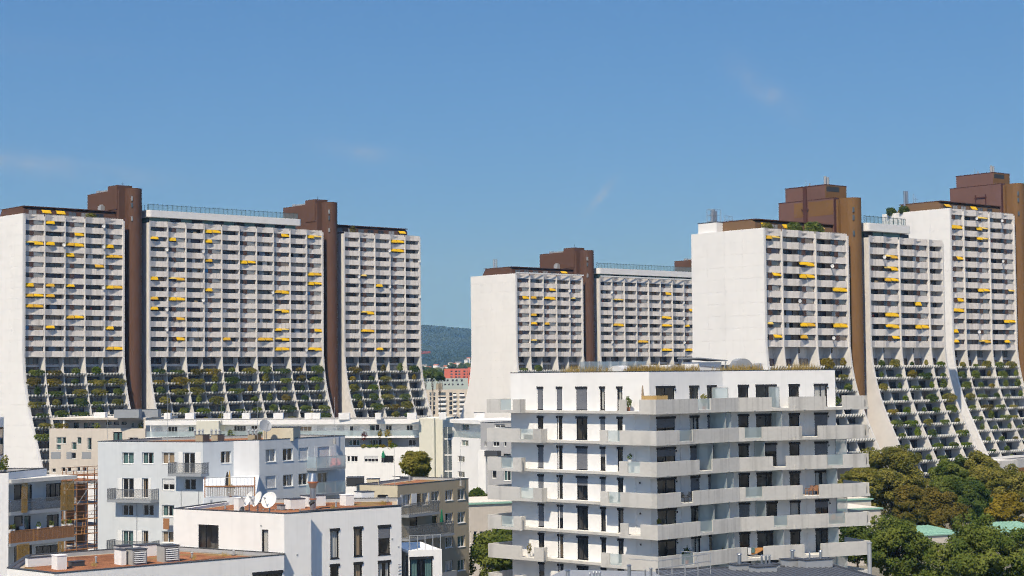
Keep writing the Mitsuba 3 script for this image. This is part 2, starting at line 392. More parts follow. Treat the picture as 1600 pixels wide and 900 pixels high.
def tower(label, xy, ang, z0, rows, segs, awn, levels, colour, dishes, where, mach=True):
    """segs: (bays, first bay has windows, first terrace level count function)."""
    t = thing('apartment_tower', label, 'apartment tower', 'terraced high rises')
    base = frame((xy[0], xy[1], 0), ang)
    shr, quota = [0], {'left': 116, 'middle': 12, 'right': 88, 'far_right': 82}[where]
    R = random.Random(label)

    def loc(u, q=0.0, z=0.0):
        return base @ T4().translate([float(u), float(q), float(z)])

    zc = lambda i: 30 + z0 - FH * i
    top = zc(0) + 2.2
    zs = zc(rows - 1)
    col, box_col, col2 = colour
    starts, s = [], 0.0
    for i, sgm in enumerate(segs):
        starts.append(s)
        s += sgm[0] * BAY + GAP
    length = s - GAP
    zlow = 0.0
    # left end wall, in precast panels that follow the flare on both sides
    cuts = [0, -5.5, -11, -16.5, -22.0]
    offs = [0.0, 0.22, 0.38, 0.22, 0.0]
    zz = [top + 0.05]
    while zz[-1] > zlow + 0.1:
        zz.append(max(zlow, zz[-1] - FH))
    for a, b in zip(zz[:-1], zz[1:]):
        for k in range(4):
            v = []
            for thick in (0, 1):
                for kk in (k, k + 1):
                    for zv in (b + 0.008, a - 0.008):
                        f_ = flare(zs - zv) + 0.8
                        q = -cuts[kk]
                        q += -f_ if kk == 0 else f_ - 0.8 if kk == 4 else -0.0
                        q += 0.010 if kk == k else -0.010
                        u = -0.55 - offs[kk] if not thick else -0.05
                        v.append([u, q, zv])
            obj('wall_panel', MB().hexa(v), 'tower_white', t, base)
    for si, (nb, win_first, lev_n) in enumerate(segs):
        s0 = starts[si]
        w = nb * BAY
        # body: the core that carries the loggias, stepped out with the terraces
        ms = MB()
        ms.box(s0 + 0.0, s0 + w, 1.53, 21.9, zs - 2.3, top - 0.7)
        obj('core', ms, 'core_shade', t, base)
        ms = MB().box(s0 + 0.16, s0 + w - 0.16, 2.5, 21.0, zlow, zs - 2.32)
        obj('lower_core', ms, 'tower_fin', t, base)
        # fins
        for b in range(nb + 1):
            edge = b in (0, nb)
            major = edge or (b % 2 == 1) == win_first
            thick = 0.5 if edge else 0.22 if where in ('left', 'middle') else FINW if major else 0.22
            lo = 0.0 if major else 1.25
            up = -0.72 if edge else -0.76 if where in ('left', 'middle') or major else 1.2
            prof = [(1.5, top - 0.5), (up, top - 0.5), (up, zs - 2.24)] if up < 1 else [(1.5, zs - 2.25), (0.3, zs - 2.25)]
            back = 21.8 if edge else 3.0
            for zv in np.linspace(zs - 2.4, zlow, 22):
                prof.append((-0.72 + lo - flare(zs - zv), zv))
            prof += [(back, zlow), (back, zs - 2.3), (1.5, zs - 2.3)]
            if edge:
                prof = [(back, top - 0.5)] + prof[1:-2]
            uc = s0 + b * BAY + (0.10 if b == 0 else -0.10 if b == nb else 0)
            obj('fin', MB().prism(prof[::-1] if sg.LinearRing(prof).is_ccw is False else prof, uc - thick / 2, uc + thick / 2, 'yz'), 'tower_fin', t, base)
        for i in range(rows + 1):                               # floor plates
            obj('floor_plate', MB().box(s0 + 0.4, s0 + w - 0.4, -0.02, 1.528, zc(i) + WZ + 0.02, zc(i) + WZ + 0.26), 'tower_fin', t, base)
        for b in range(nb):
            is_win = (b % 2 == 0) == win_first
            u = s0 + b * BAY
            for i in range(rows + 1):
                put('roof_parapet' if i == 0 else 'balcony_panel', S_PAR_WIN if is_win else S_PAR_LOG, t, loc(u, 0, zc(i) + WZ) @ T4().scale([1, 1, 1.0]))
            for i in range(rows):
                z = zc(i)
                if is_win:
                    k = put('window', S_WIN, t, loc(u, 0, z))
                    mr = R.choices(PANES, [14, 36, 38, 10, 5, 0.7])[0]
                    put('pane', S_PANE_L[R.choices(PANES, [60, 25, 10, 3, 6, 1])[0]], k, loc(u, 0, z))
                    put('pane', S_PANE_R[mr], k, loc(u, 0, z))
                else:
                    k = put('loggia_window', S_LOG, t, loc(u, 0, z))
                    put('pane', S_LOGP[R.choices(PANES, [36, 30, 14, 14, 6, 0])[0]], k, loc(u, 0, z))
                    if R.random() < 0.34:
                        cu = R.uniform(0.3, 3.6)
                        put('loggia_screen', R.choice(S_SCREEN), k, loc(u + cu, 0.25 + R.uniform(0, 0.5), z))
                for half in awn.get((si, b, i), ''):
                    put('awning', R.choice(S_AWN), t, loc(u + (0.28 if half == 'L' else 3.04), -0.05 if is_win else -0.3, z + WZ + 0.02))
            # terraces
            z = zc(rows)
            k = put('window', S_TWIN2 if where == 'right' else S_TWIN, t, loc(u, 2.45, z if where == 'right' else z - 1.5))
            put('pane', (S_TPAN2 if where == 'right' else S_TPAN)[R.choice(PANES[:2])], k, loc(u, 2.45, z if where == 'right' else z - 1.5))
            n = lev_n(b)
            for j in range(1, n + 1):
                zf = zc(rows + j) - 1.55
                d = flare(zs - zf)
                dg = flare(zs - (zf + FH)) - 2.35
                k = put('planter', S_PLANT, t, loc(u, -d, zf))
                put('planter_ribs', S_RIB, k, loc(u, -d, zf))
                k = put('terrace_window', S_TWIN, t, loc(u, -dg, zf + 0.02))
                put('pane', S_TPAN[R.choices(PANES, [60, 40, 6, 4, 4, 0])[0]], k, loc(u, -dg, zf + 0.02))
                obj('terrace_wall', MB().box(u + 0.16, u + BAY - 0.16, -dg + 0.04, 2.6, zf - 0.3, zf + FH - 0.35), 'tower_fin', t, base)
                q = R.random()
                vis = j <= 6 or (where == 'left' and si == 0 and b < 2) or where != 'left'
                vis = vis and not (where == 'right' and si == 0 and (b < 3 or j > 4))
                for _ in range((1 if q < 0.93 else 0) if vis else 0):
                    if _used.get('terrace_shrub', -1) >= 298 or shr[0] >= quota:
                        break
                    shr[0] += 1
                    mname = R.choices(list(SHRUB_WORD), [42, 14, 22, 6, 7, 1, 8])[0]
                    S, Wd, rz = R.choice(SHRUBS)
                    sc = R.uniform(0.7, 1.15) if where == 'left' else R.uniform(0.55, 1.05)
                    tw = loc(u + R.uniform(2.2, BAY - 2.2), -d - 0.30, zf + 0.70 + rz * sc * 0.62) @ T4().rotate([0, 0, 1], R.uniform(-12, 12) + (180 if R.random() < 0.5 else 0)).scale([sc, sc, sc])
                    kk = thing('terrace_shrub', f'{SHRUB_WORD[mname]} shrub on the {ORD[j - 1]} terrace row, {ORD[sum(x[0] for x in segs[:si]) + b]} bay from left, {where_word[where]}', 'shrub', f'{SHRUB_WORD[mname]} shrubs on the terraces of the {where_word[where]}')
                    put('foliage', S[mname], kk, tw)
                    put('stem', Wd, kk, tw)
    for si, b, i in dishes:
        kk = thing('balcony_dish', f'small white dish, {ORD[i]} balcony row from top, {ORD[sum(x[0] for x in segs[:si]) + b]} bay from left, {where_word[where]}', 'satellite dish', f'balcony dishes on the {where_word[where]}')
        tw = loc(starts[si] + (b + 1) * BAY - 0.7, -1.2, zc(i) - WZ + 0.55) @ T4().rotate([0, 0, 1], R.uniform(-35, -5))
        put('reflector', S_DISH, kk, tw)
        put('arm', S_DARM, kk, tw)
    # stair columns in the gaps and the machine rooms beside them
    for si in range(len(segs)):
        if si == len(segs) - 1 and not segs[si][0] < 0 and not mach:
            continue
        g = starts[si] + segs[si][0] * BAY
        dz = -0.0
        outline = sg.Polygon([(g + 2.0, 9), (g + 2.0, 1.0), (g + 5.8, 1.0), (g + 5.8, 9)]).union(sg.Point(g + 4.15, 1.2).buffer(2.15, 12))
        k = obj('stair_column', MB().prism(outline, 0, top + 9.0), col, t, base, smooth=30)
        for i in range(4):
            m = MB()
            m.box(g + 2.3, g + 2.75, -0.62, -0.3, top + 1.2 + i * 1.9 - 1.5, top + 2.4 + i * 1.9 - 1.5)
            if i != 1:
                obj('slit_window', m, 'pane_curtain' if i in (0, 3) and where in ('left', 'middle') else 'pane_slate', k, base)
        right = where in ('right', 'far_right')
        lowt = 9.0 if right else 8.7
        obj('stair_wall', MB().box(g + 0.95, g + 2.05, 3.0, 9.5, 0, top + 8.6), col, t, base)
        obj('stair_wall', MB().box(g + 5.8, g + 7.2, 2.5, 9.5, 0, top + 7.6), col2, t, base)
        m = obj('machine_room', MB().box(g + 0.1, g + 2.0, 3.6 if right else 2.5, 21.0, top - 0.6, top + lowt).box(g + 2.001, g + 7.4, 5.5, 20.9, top - 0.6, top + lowt - 0.05), box_col, t, base)
        if right:
            obj('front_face', MB().box(g + 0.12, g + 0.94, 3.5, 3.6, 0, top + lowt - 0.02), 'brown_red', m, base)
            obj('upper_storey', MB().box(g + 0.05, g + 8.0, 6.05, 18.7, top + lowt + 0.002, top + 12.4), box_col, m, base)
            obj('upper_front', MB().box(g + 0.03, g + 8.03, 5.95, 6.048, top + lowt + 0.004, top + 12.38), col, m, base)
            obj('vent_strip', MB().box(g + 0.4, g + 5.2, 5.88, 5.948, top + 10.9, top + 12.1), 'dark_metal', m, base)
            obj('coping', MB().box(g + 0.0, g + 2.0, 3.5, 21.1, top + lowt + 0.0021, top + lowt + 0.14).box(g - 0.05, g + 8.1, 5.9, 18.8, top + 12.402, top + 12.6), 'brown_red', m, base)
            if where == 'right':
                obj('colour_band', MB().box(g + 0.03, g + 0.098, 3.7, 11.4, top + 5.0, top + 8.6).box(g + 0.03, g + 0.098, 13.2, 16.0, top + 5.0, top + 8.6), 'brown_orange', m, base)
                obj('rain_pipe', MB().box(g - 0.2, g + 0.09, 11.8, 12.9, top - 0.5, top + 12.3).box(g - 0.3, g + 0.02, 11.3, 13.4, top + 6.6, top + 7.0), 'brown_red', m, base)
            else:
                obj('pipe_frame', MB().box(g - 0.15, g + 0.09, 8.6, 8.85, top + 0.5, top + 6.4).box(g - 0.15, g + 0.09, 12.0, 12.25, top + 0.5, top + 6.4).box(g - 0.2, g + 0.08, 8.5, 12.4, top + 5.4, top + 5.8), 'brown_red', m, base)
            obj('flue', MB().tube([g + 4.9, 10, top + 12.4], [g + 4.9, 10, top + 15.2], 0.36, 10).tube([g + 5.9, 10, top + 12.4], [g + 5.9, 10, top + 15.0], 0.36, 10), 'steel_matt', m, base)
            obj('aerial', MB().tube([g + 1.2, 13, top + 12.4], [g + 1.2, 13, top + 14.3], 0.05).tube([g + 1.6, 12.2, top + 12.4], [g + 1.6, 12.2, top + 13.4], 0.2), 'steel_matt', m, base)
        else:
            obj('lift_head', MB().box(g - 0.15, g + 4.6, 3.2, 8.5, top + 3.2, top + 10.0), box_col, m, base)
            obj('roof_hatch', MB().box(g + 0.5, g + 1.6, 15, 16.5, top + lowt, top + lowt + 0.7).box(g + 0.6, g + 2.2, 9.5, 14.5, top + lowt, top + lowt + 0.5), 'steel_matt', m, base)
            obj('aerial', MB().tube([g + 3.6, 7, top + 10.0], [g + 3.6, 7, top + 11.4], 0.05).tube([g + 3.4, 7, top + 11.1], [g + 3.9, 7, top + 11.1], 0.04), 'dark_metal', m, base)
            if si == 0:
                obj('vent_box', MB().box(g - 1.2, g + 0.05, 10.6, 12.4, top + 2.45, top + 4.6).box(g - 0.9, g - 0.2, 11.0, 12.0, top + 4.6, top + 5.0), 'steel_matt', m, base)
    # roofs: brown set-back penthouses, the pool deck on the middle part
    for si, (nb, win_first, lev_n) in enumerate(segs):
        s0, w = starts[si], nb * BAY
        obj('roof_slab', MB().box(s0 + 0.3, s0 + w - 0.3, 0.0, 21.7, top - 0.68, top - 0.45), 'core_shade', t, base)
        if segs[si][0] == 0:
            continue
        deck = si == 1
        if not deck:
            u0, u1 = (s0 + 2.0, s0 + w - 0.1) if si == 0 else (s0 - 1.0, s0 + w - 1.5)
            pr = [(2.3, top - 0.4), (19.5, top - 0.4), (17.2, top + 2.4), (5.0, top + 2.4), (4.0, top + 1.7), (3.9, top + 0.3)]
            k = obj('penthouse', MB().prism(pr, u0, u1, 'yz'), box_col if where in ('left', 'middle') else 'brown_tan', t, base)
            obj('eaves', MB().box(u0 - 0.1, u1 + 0.1, 3.7, 18, top + 2.42, top + 2.62), 'brown_dark', k, base)
            for j in range(int((u1 - u0) // 4)):
                uu = u0 + 1 + j * 4 + R.uniform(0, 0.8)
                if uu + 2.4 < u1:
                    kk = obj('window', win_frame(uu, uu + 2.4, top + 0.35, top + 1.6, 3.80, [uu + 1.2], 0.08), 'window_brown', k, base)
                    put('pane', shape(MB().quad([uu, 3.86, top + 0.35], [uu + 2.4, 3.86, top + 0.35], [uu + 2.4, 3.86, top + 1.6], [uu, 3.86, top + 1.6]), R.choice(['pane_slate', 'pane_curtain', 'pane_dark'])), kk, base)
                    if R.random() < 0.45:
                        put('awning', R.choice(S_AWN), k, loc(uu, 3.75, top + 1.75) @ T4().scale([1, 1.7, 1]))
            m = MB()
            for uu in np.arange(u0 + 0.5, u1, 2.0):
                m.tube([uu, 1.0, top - 0.5], [uu, 1.0, top + 0.25], 0.03, 4)
            m.tube([u0, 1.0, top + 0.25], [u1, 1.0, top + 0.25], 0.03, 4)
            obj('roof_railing', m, 'steel_matt', t, base)
        else:
            z = top + 1.15
            u0, u1 = s0 - 0.6, s0 + (w - 7.5 if nb > 5 else 17.2)
            ol = sg.box(u0 + 1.5, 0.6, u1 - 1.2, 17).buffer(1.2, 6)
            k = obj('pool_deck', MB().prism(ol, z, z + 1.95), 'tower_white', t, base, smooth=30)
            obj('glazed_storey', MB().box(s0 + 0.8, u1 - 1.0, 1.6, 18, top - 0.44, z - 0.002), 'green_glazing', k, base)
            m = MB()
            for uu in np.arange(s0 + 0.8, u1 - 2, 7.2):
                m.box(uu, uu + (3.6 if R.random() < 0.4 else 0.4), 1.52, 1.6, top - 0.43, z - 0.004)
            obj('mullion', m, 'dark_metal', k, base)
            gl, po = MB(), MB()
            uu = np.arange(u0 + 0.8, u1 - 0.4, 1.55)
            for a_, b_ in zip(uu[:-1], uu[1:]):
                gl.quad([a_ + 0.05, 0.2, z + 2.0], [b_ - 0.05, 0.2, z + 2.0], [b_ - 0.05, 0.2, z + 3.55], [a_ + 0.05, 0.2, z + 3.55])
            for a_ in uu:
                po.box(a_ - 0.05, a_ + 0.05, 0.14, 0.26, z + 1.951, z + 3.75)
                po.box(a_ - 0.05, a_ + 0.05, 0.26, 1.0, z + 3.65, z + 3.75)
            po.box(uu[0], uu[-1], 0.12, 0.28, z + 3.56, z + 3.64).box(uu[0], uu[-1], 0.12, 0.28, z + 1.955, z + 2.02)
            for yy in np.arange(0.8, 14, 1.55):
                po.box(uu[-1] - 0.05, uu[-1] + 0.05, yy - 0.05, yy + 0.05, z + 1.951, z + 3.6)
                po.box(uu[0] - 0.05, uu[0] + 0.05, yy - 0.05, yy + 0.05, z + 1.951, z + 3.6)
            obj('glass_railing', gl, 'deck_glass', k, base)
            obj('railing_posts', po, 'deck_glass_frame', k, base)
    return t, loc, top, starts, zc, zs


ORD = 'first second third fourth fifth sixth seventh eighth ninth tenth eleventh twelfth thirteenth fourteenth fifteenth sixteenth seventeenth eighteenth nineteenth twentieth'.split()
where_word = {'left': 'left high rise', 'middle': 'middle high rise', 'right': 'near right high rise', 'far_right': 'rightmost high rise'}


def A(txt):
    """'bay:rowhalves' lists: '0:2LR 6L;1:0L' -> {(bay, row): halves}"""
    out = {}
    for s_, seg in enumerate(txt.split('|')):
        for bay in filter(None, seg.split(';')):
            b, rest = bay.split(':')
            for r in rest.split():
                num = ''.join(c for c in r if c.isdigit())
                out[(s_, int(b), int(num))] = r[len(num):]
    return out


BROWN = ('brown_dark', 'brown_dark', 'brown_dark')
ORANGE = ('brown_orange', 'brown_purple', 'brown_dark')
TW1 = tower('long white balcony high rise at the left with three parts and two brown stair towers', (-131.52, 469.87), 0.725, 42.41, 13,
            [(5, True, lambda b: 12), (10, False, lambda b: 10), (5, False, lambda b: 10)],
            A('0:2LR 6L 7LR 8LR;1:0L 2L 6L 7L 10L;2:1R 2LR 3L 6L 9LR;3:4R;4:2L 3LR 6LR 10L 12LR|0:1L 5L 7L 8L;1:1L 5LR 7LR 9R 11R;3:0LR 1L 3L 6L;4:11L;5:3LR;6:11LR;7:0R 6LR 8LR 10LR 11LR 12LR;9:0LR 4LR 5LR 10R 12LR|1:4L 8LR 10LR;2:5L 12L;3:0LR 1LR'),
            None, BROWN, [(0, 1, 2), (0, 3, 0), (0, 3, 2), (0, 3, 6), (1, 0, 2), (1, 0, 8), (1, 0, 10), (1, 2, 2), (1, 2, 7), (1, 6, 6), (1, 8, 12), (2, 0, 4), (2, 2, 1), (2, 2, 5), (2, 4, 2), (2, 4, 6)], 'left', mach=False)
TW2 = tower('white high rise in the middle distance behind the balcony building', (1.0, 573.1), 0.72, 30.87, 9,
            [(5, True, lambda b: 10), (10, False, lambda b: 10)],
            A('0:2R;1:2L 4L 5L 7L;2:1R 2LR 5L;4:2L|1:2LR 5LR;3:7LR;5:1R 4LR 5LR 8LR;7:3R 5L 8LR'),
            None, BROWN, [(0, 3, 1), (0, 3, 4), (1, 0, 1), (1, 0, 7), (1, 6, 2), (1, 6, 4), (1, 6, 7)], 'middle')
TW3 = tower('white high rise at the right with ochre stair tower, its end wall blank and bright', (57.58, 400.24), 0.706, 30.76, 9,
            [(5, True, lambda b: 9), (5, False, lambda b: 12)],
            A('0:0LR 3R 7L 8R;2:2LR 3LR 7LR 8L;4:4LR 7LR|1:1LR 2LR 3LR 6LR 7LR 8R;3:5L 7LR'),
            None, ORANGE, [(0, 3, 2), (0, 1, 5), (0, 3, 8), (1, 0, 1)], 'right', mach=False)
TW4 = tower('tall white high rise at the right edge behind the ochre stair tower', (119.27, 475.75), 0.70, 41.87, 13,
            [(5, True, lambda b: 12)],
            A('0:1LR 4R 8R 9LR 11L 12L;2:0LR 1LR 2LR 7LR 12LR;4:7R 10LR 12L'),
            None, ORANGE, [(0, 3, 0), (0, 1, 0), (0, 3, 4), (0, 1, 11)], 'far_right')
# ------------------------------------------------------------------ walls with real openings
for nm, c in dict(render_white=(0.84, 0.835, 0.825), render_cool=(0.60, 0.635, 0.665), render_tan=(0.40, 0.345, 0.25), render_beige=(0.62, 0.565, 0.50), render_grey=(0.40, 0.405, 0.42),
                  render_sand=(0.60, 0.545, 0.42), render_pale=(0.66, 0.65, 0.56), stone_far=(0.62, 0.55, 0.46)).items():
    paint(nm, c, 0.85, 0.05, 0.25, 0.055)
paint('concrete_pale', (0.58, 0.568, 0.54), 0.85, 0.10, 0.5, 0.20)
paint('concrete_grey', (0.40, 0.40, 0.39), 0.85, 0.10, 0.5, 0.15)


def gravel(p, n, uv):
    a = fbm(p.x * 0.45, p.y * 0.45, p.z, 3)
    g = noise(p.x * 7, p.y * 7, p.z * 7) * 0.5 + 0.5 * noise(p.x * 17, p.y * 17, 0)
    c = mix((0.12, 0.052, 0.030), (0.33, 0.145, 0.075), smoothstep(0.25, 0.75, a * 0.5 + g * 0.5))
    return mix(c, (0.20, 0.16, 0.07), 0.65 * smoothstep(0.58, 0.72, fbm(p.x * 0.3 + 9, p.y * 0.3, 2.0, 3)))


bsdf('roof_red', {'type': 'twosided', 'bsdf': {'type': 'principled', 'base_color': mikit.proc(gravel), 'roughness': 0.95, 'specular': 0.2}})
paint('roof_pale', (0.36, 0.30, 0.23), 0.95, 0.2, 1.2)
paint('roof_grey', (0.24, 0.235, 0.225), 0.9, 0.15, 0.5)
paint('coral', (0.62, 0.16, 0.10), 0.8, 0.06, 0.05)
paint('mint', (0.55, 0.63, 0.58), 0.8, 0.06, 0.05)
paint('copper_green', (0.27, 0.47, 0.38), 0.7, 0.12, 0.5)
paint('wood_brown', (0.33, 0.16, 0.075), 0.7, 0.15, 2.0)
paint('wood_orange', (0.50, 0.24, 0.08), 0.65, 0.12, 2.0)
paint('bamboo', (0.58, 0.40, 0.17), 0.8, 0.12, 3.0)
plain('mesh_ochre', (0.34, 0.20, 0.045), 0.7)
plain('blind_grey', (0.17, 0.18, 0.205), 0.7)
plain('blind_white', (0.62, 0.63, 0.64), 0.7)
plain('frame_white', (0.75, 0.75, 0.74), 0.5)
plain('frame_dark', (0.022, 0.023, 0.026), 0.5)
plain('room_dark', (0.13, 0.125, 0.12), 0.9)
plain('curtain_white', (0.50, 0.51, 0.50), 0.9)
plain('curtain_green', (0.10, 0.19, 0.19), 0.9)
plain('curtain_warm', (0.33, 0.25, 0.17), 0.9)
plain('zinc', (0.33, 0.35, 0.375), 0.5, 0.15)
plain('rail_grey', (0.17, 0.18, 0.19), 0.5, 0.1)
plain('roof_zinc', (0.125, 0.135, 0.155), 0.5, 0.2)
plain('cap_dark', (0.085, 0.088, 0.095), 0.5, 0.3)
plain('red_paint', (0.55, 0.05, 0.04), 0.5)
plain('pink_cloth', (0.75, 0.28, 0.27), 0.8)
plain('green_cloth', (0.02, 0.22, 0.11), 0.8)
plain('blue_cloth', (0.10, 0.25, 0.50), 0.8)
plain('terracotta', (0.42, 0.15, 0.07), 0.8)
plain('skin', (0.45, 0.27, 0.19), 0.6)
WR = random.Random(21)


class Face:
    """A vertical plane through two points of the plan; pixels of the photograph are read off it in metres along it and above ground."""
    def __init__(s, p, q):
        s.p, s.q = np.asarray(p[:2], float), np.asarray(q[:2], float)
        s.d = s.q - s.p
        s.L = float(np.hypot(*s.d))
        s.d = s.d / s.L
        s.inw = np.array([-s.d[1], s.d[0]])
        s.ang = math.atan2(s.d[1], s.d[0])
        s.fr = frame(s.p, s.ang)

    def uz(s, px, py, q=0.0):
        r = ray(px, py)
        o = s.p + s.inw * q
        k = ((o - EYE[:2]) @ s.inw) / (r[:2] @ s.inw)
        h = EYE + r * k
        return float((h[:2] - o) @ s.d), float(h[2])

    def rect(s, x0, x1, y0, y1, q=0.0):
        ym, xm = (y0 + y1) / 2, (x0 + x1) / 2
        return s.uz(x0, ym, q)[0], s.uz(x1, ym, q)[0], s.uz(xm, y1, q)[1], s.uz(xm, y0, q)[1]

    def at(s, u, q=0.0):
        return s.p + s.d * u + s.inw * q

    def offset(s, q):
        return Face(s.at(0, q), s.at(s.L, q))


def meet(f, g):
    """Where two planes cross, in plan."""
    a = np.array([f.d, -g.d]).T
    k = np.linalg.solve(a, g.p - f.p)
    return f.p + f.d * k[0]


def wall_mesh(u0, u1, z0, z1, holes, thick=0.3, q=0.0):
    p = sg.box(u0, z0, u1, z1)
    for a, b, c, d in holes:
        p = p.difference(sg.box(max(a, u0 + 0.02), max(c, z0 + 0.02), min(b, u1 - 0.02), min(d, z1 - 0.02)))
    m = MB()
    for g in getattr(p, 'geoms', [p]):
        if g.area > 0.01:
            m.prism(g, -q - thick, -q, 'xz')
    return m


def window(parent, fr, u0, u1, z0, z1, style, q=0.0, name='window'):
    """style: frame colour letter (w white, d dark, b brown), number of sashes, what is behind the glass
    (r dark room, c curtain, g green curtain, m warm curtain, b blind down, h blind half down, l white louvre), s = shutter box above."""
    fm = {'w': 'frame_white', 'd': 'frame_dark', 'b': 'window_brown'}[style[0]]
    ns, inside = int(style[1]), style[2]
    rec = q + (0.16 if style[0] == 'w' else 0.05)
    muls = [u0 + (u1 - u0) * k / ns for k in range(1, ns)]
    if style[-1] == 'x' and ns == 2:
        muls = [u0 + (u1 - u0) * 0.36]
    b = 0.085
    fmesh = win_frame(u0 + 0.002, u1 - 0.002, z0 + 0.002, z1 - 0.002, rec, muls, b, 0.09)
    if style[0] == 'w':
        fmesh.box(u0 - 0.05, u1 + 0.05, q - 0.07, rec - 0.002, z0 - 0.05, z0 + 0.004)
    else:
        fmesh.box(u0 - 0.03, u1 + 0.03, q - 0.05, rec - 0.002, z0 - 0.07, z0 + 0.004)
    if 's' in style[3:]:
        fmesh.box(u0 - 0.06, u1 + 0.06, q - 0.10, rec - 0.002, z1 - 0.20, z1 + 0.03)
    k = obj(name, fmesh, fm, parent, fr)
    g = rec + 0.05
    obj('pane', MB().quad([u0 + b, g, z0 + b], [u1 - b, g, z0 + b], [u1 - b, g, z1 - b], [u0 + b, g, z1 - b]), 'clear_glass', k, fr)
    dpt = 1.6
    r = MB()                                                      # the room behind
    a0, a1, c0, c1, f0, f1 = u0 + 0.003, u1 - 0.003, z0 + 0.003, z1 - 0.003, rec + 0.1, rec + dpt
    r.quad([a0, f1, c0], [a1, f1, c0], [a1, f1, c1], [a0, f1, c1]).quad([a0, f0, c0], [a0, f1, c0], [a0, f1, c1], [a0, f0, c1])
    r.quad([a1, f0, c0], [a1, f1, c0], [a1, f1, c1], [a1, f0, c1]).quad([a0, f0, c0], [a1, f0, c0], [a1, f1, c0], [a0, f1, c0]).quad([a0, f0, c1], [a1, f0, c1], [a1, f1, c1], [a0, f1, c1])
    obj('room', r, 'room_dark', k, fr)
    if inside in 'cgm':
        mat_ = {'c': 'curtain_white', 'g': 'curtain_green', 'm': 'curtain_warm'}[inside]
        m = MB()
        w = u1 - u0 - 2 * b
        spans = [(u0 + b, u0 + b + w * WR.uniform(0.25, 0.45)), (u1 - b - w * WR.uniform(0.2, 0.45), u1 - b)]
        if WR.random() < 0.35:
            spans = [(u0 + b, u1 - b)]
        for s0, s1 in spans:
            n = max(4, int((s1 - s0) / 0.07))
            us = np.linspace(s0, s1, n + 1)
            qs = rec + 0.20 + 0.035 * np.sin(np.arange(n + 1) * 1.9 + WR.random() * 6) + 0.01 * np.sin(np.arange(n + 1) * 0.7)
            for i in range(n):
                m.quad([us[i], qs[i], z0 + 0.05], [us[i + 1], qs[i + 1], z0 + 0.05], [us[i + 1], qs[i + 1], z1 - 0.05], [us[i], qs[i], z1 - 0.05])
        obj('curtain', m, mat_, k, fr)
    elif inside in 'bhl':
        zl = {'b': z0 + b * 0.5, 'h': z0 + (z1 - z0) * WR.uniform(0.35, 0.65), 'l': z0 + b * 0.5}[inside]
        m = MB()
        n = max(3, int((z1 - zl) / 0.11))
        zz = np.linspace(zl, z1 - 0.02, n + 1)
        for i in range(n):
            m.box(u0 + 0.03, u1 - 0.03, rec - 0.05, rec - 0.025, zz[i] + 0.008, zz[i + 1])
        obj('roller_blind', m, 'blind_white' if inside == 'l' or style[0] == 'w' else 'blind_grey', k, fr)
    return k


def face_wall(parent, f, z0, z1, wins, m, u0=0.0, u1=None, q=0.0, name='wall', px=True):
    """A wall with openings and a window in each; wins: (x0, x1, y0, y1, style) in photograph pixels, or metres with px=False."""
    u1 = f.L if u1 is None else u1
    hs = []
    for w in wins:
        a, b, c, d = f.rect(*w[:4], q=q) if px else w[:4]
        hs.append((max(a, u0 + 0.05), min(b, u1 - 0.05), max(c, z0 + 0.05), min(d, z1 - 0.1), w[4]))
    k = obj(name, wall_mesh(u0, u1, z0, z1, [h[:4] for h in hs], q=q), m, parent, f.fr)
    for h in hs:
        if h[1] - h[0] > 0.2 and h[3] - h[2] > 0.2:
            window(parent, f.fr, *h, q=q)
    return k


def plan_prism(pts, z0, z1):
    p = sg.Polygon([tuple(x[:2]) for x in pts])
    return MB().prism(p if p.is_valid else p.buffer(0), z0, z1)


def flat_roof(parent, pts, z, m, cap='cap_dark', par=0.35, cw=0.35, name='roof'):
    """Roof surface below a parapet with a metal cap."""
    p = sg.Polygon([tuple(x[:2]) for x in pts]).buffer(0)
    obj(name, MB().prism(p.buffer(-0.302, join_style=2), z - 0.5, z - par), m, parent)
    ring = p.buffer(0.04, join_style=2).difference(p.buffer(-cw, join_style=2))
    obj('parapet_cap', MB().prism(ring, z, z + 0.07), cap, parent)
    if m == 'roof_red':
        obj('gravel_border', MB().prism(p.buffer(-0.345, join_style=2).difference(p.buffer(-0.85, join_style=2)), z - par - 0.05, z - par + 0.006), 'roof_pale', parent)
    inner = p.buffer(-0.301, join_style=2).difference(p.buffer(-0.34, join_style=2))
    obj('parapet_lining', MB().prism(inner, z - par - 0.1, z - 0.002), 'render_grey', parent)


def bars(u0, u1, z0, z1, q, gap=0.13, r=0.018, m=None, side=0.0):
    """Railing along the front and, with side, back along both ends."""
    m = m or MB()
    for u in np.arange(u0, u1 + 0.01, gap):
        m.box(u - r, u + r, q, q + 2 * r, z0, z1)
    m.box(u0 - r, u1 + r, q - 0.01, q + 0.05, z1, z1 + 0.05)
    if side:
        for e in (u0, u1):
            for y in np.arange(q + gap, q + side, gap):
                m.box(e - r, e + r, y - r, y + r, z0, z1)
            m.box(e - 0.03, e + 0.03, q + 0.05, q + side, z1, z1 + 0.05)
    return m


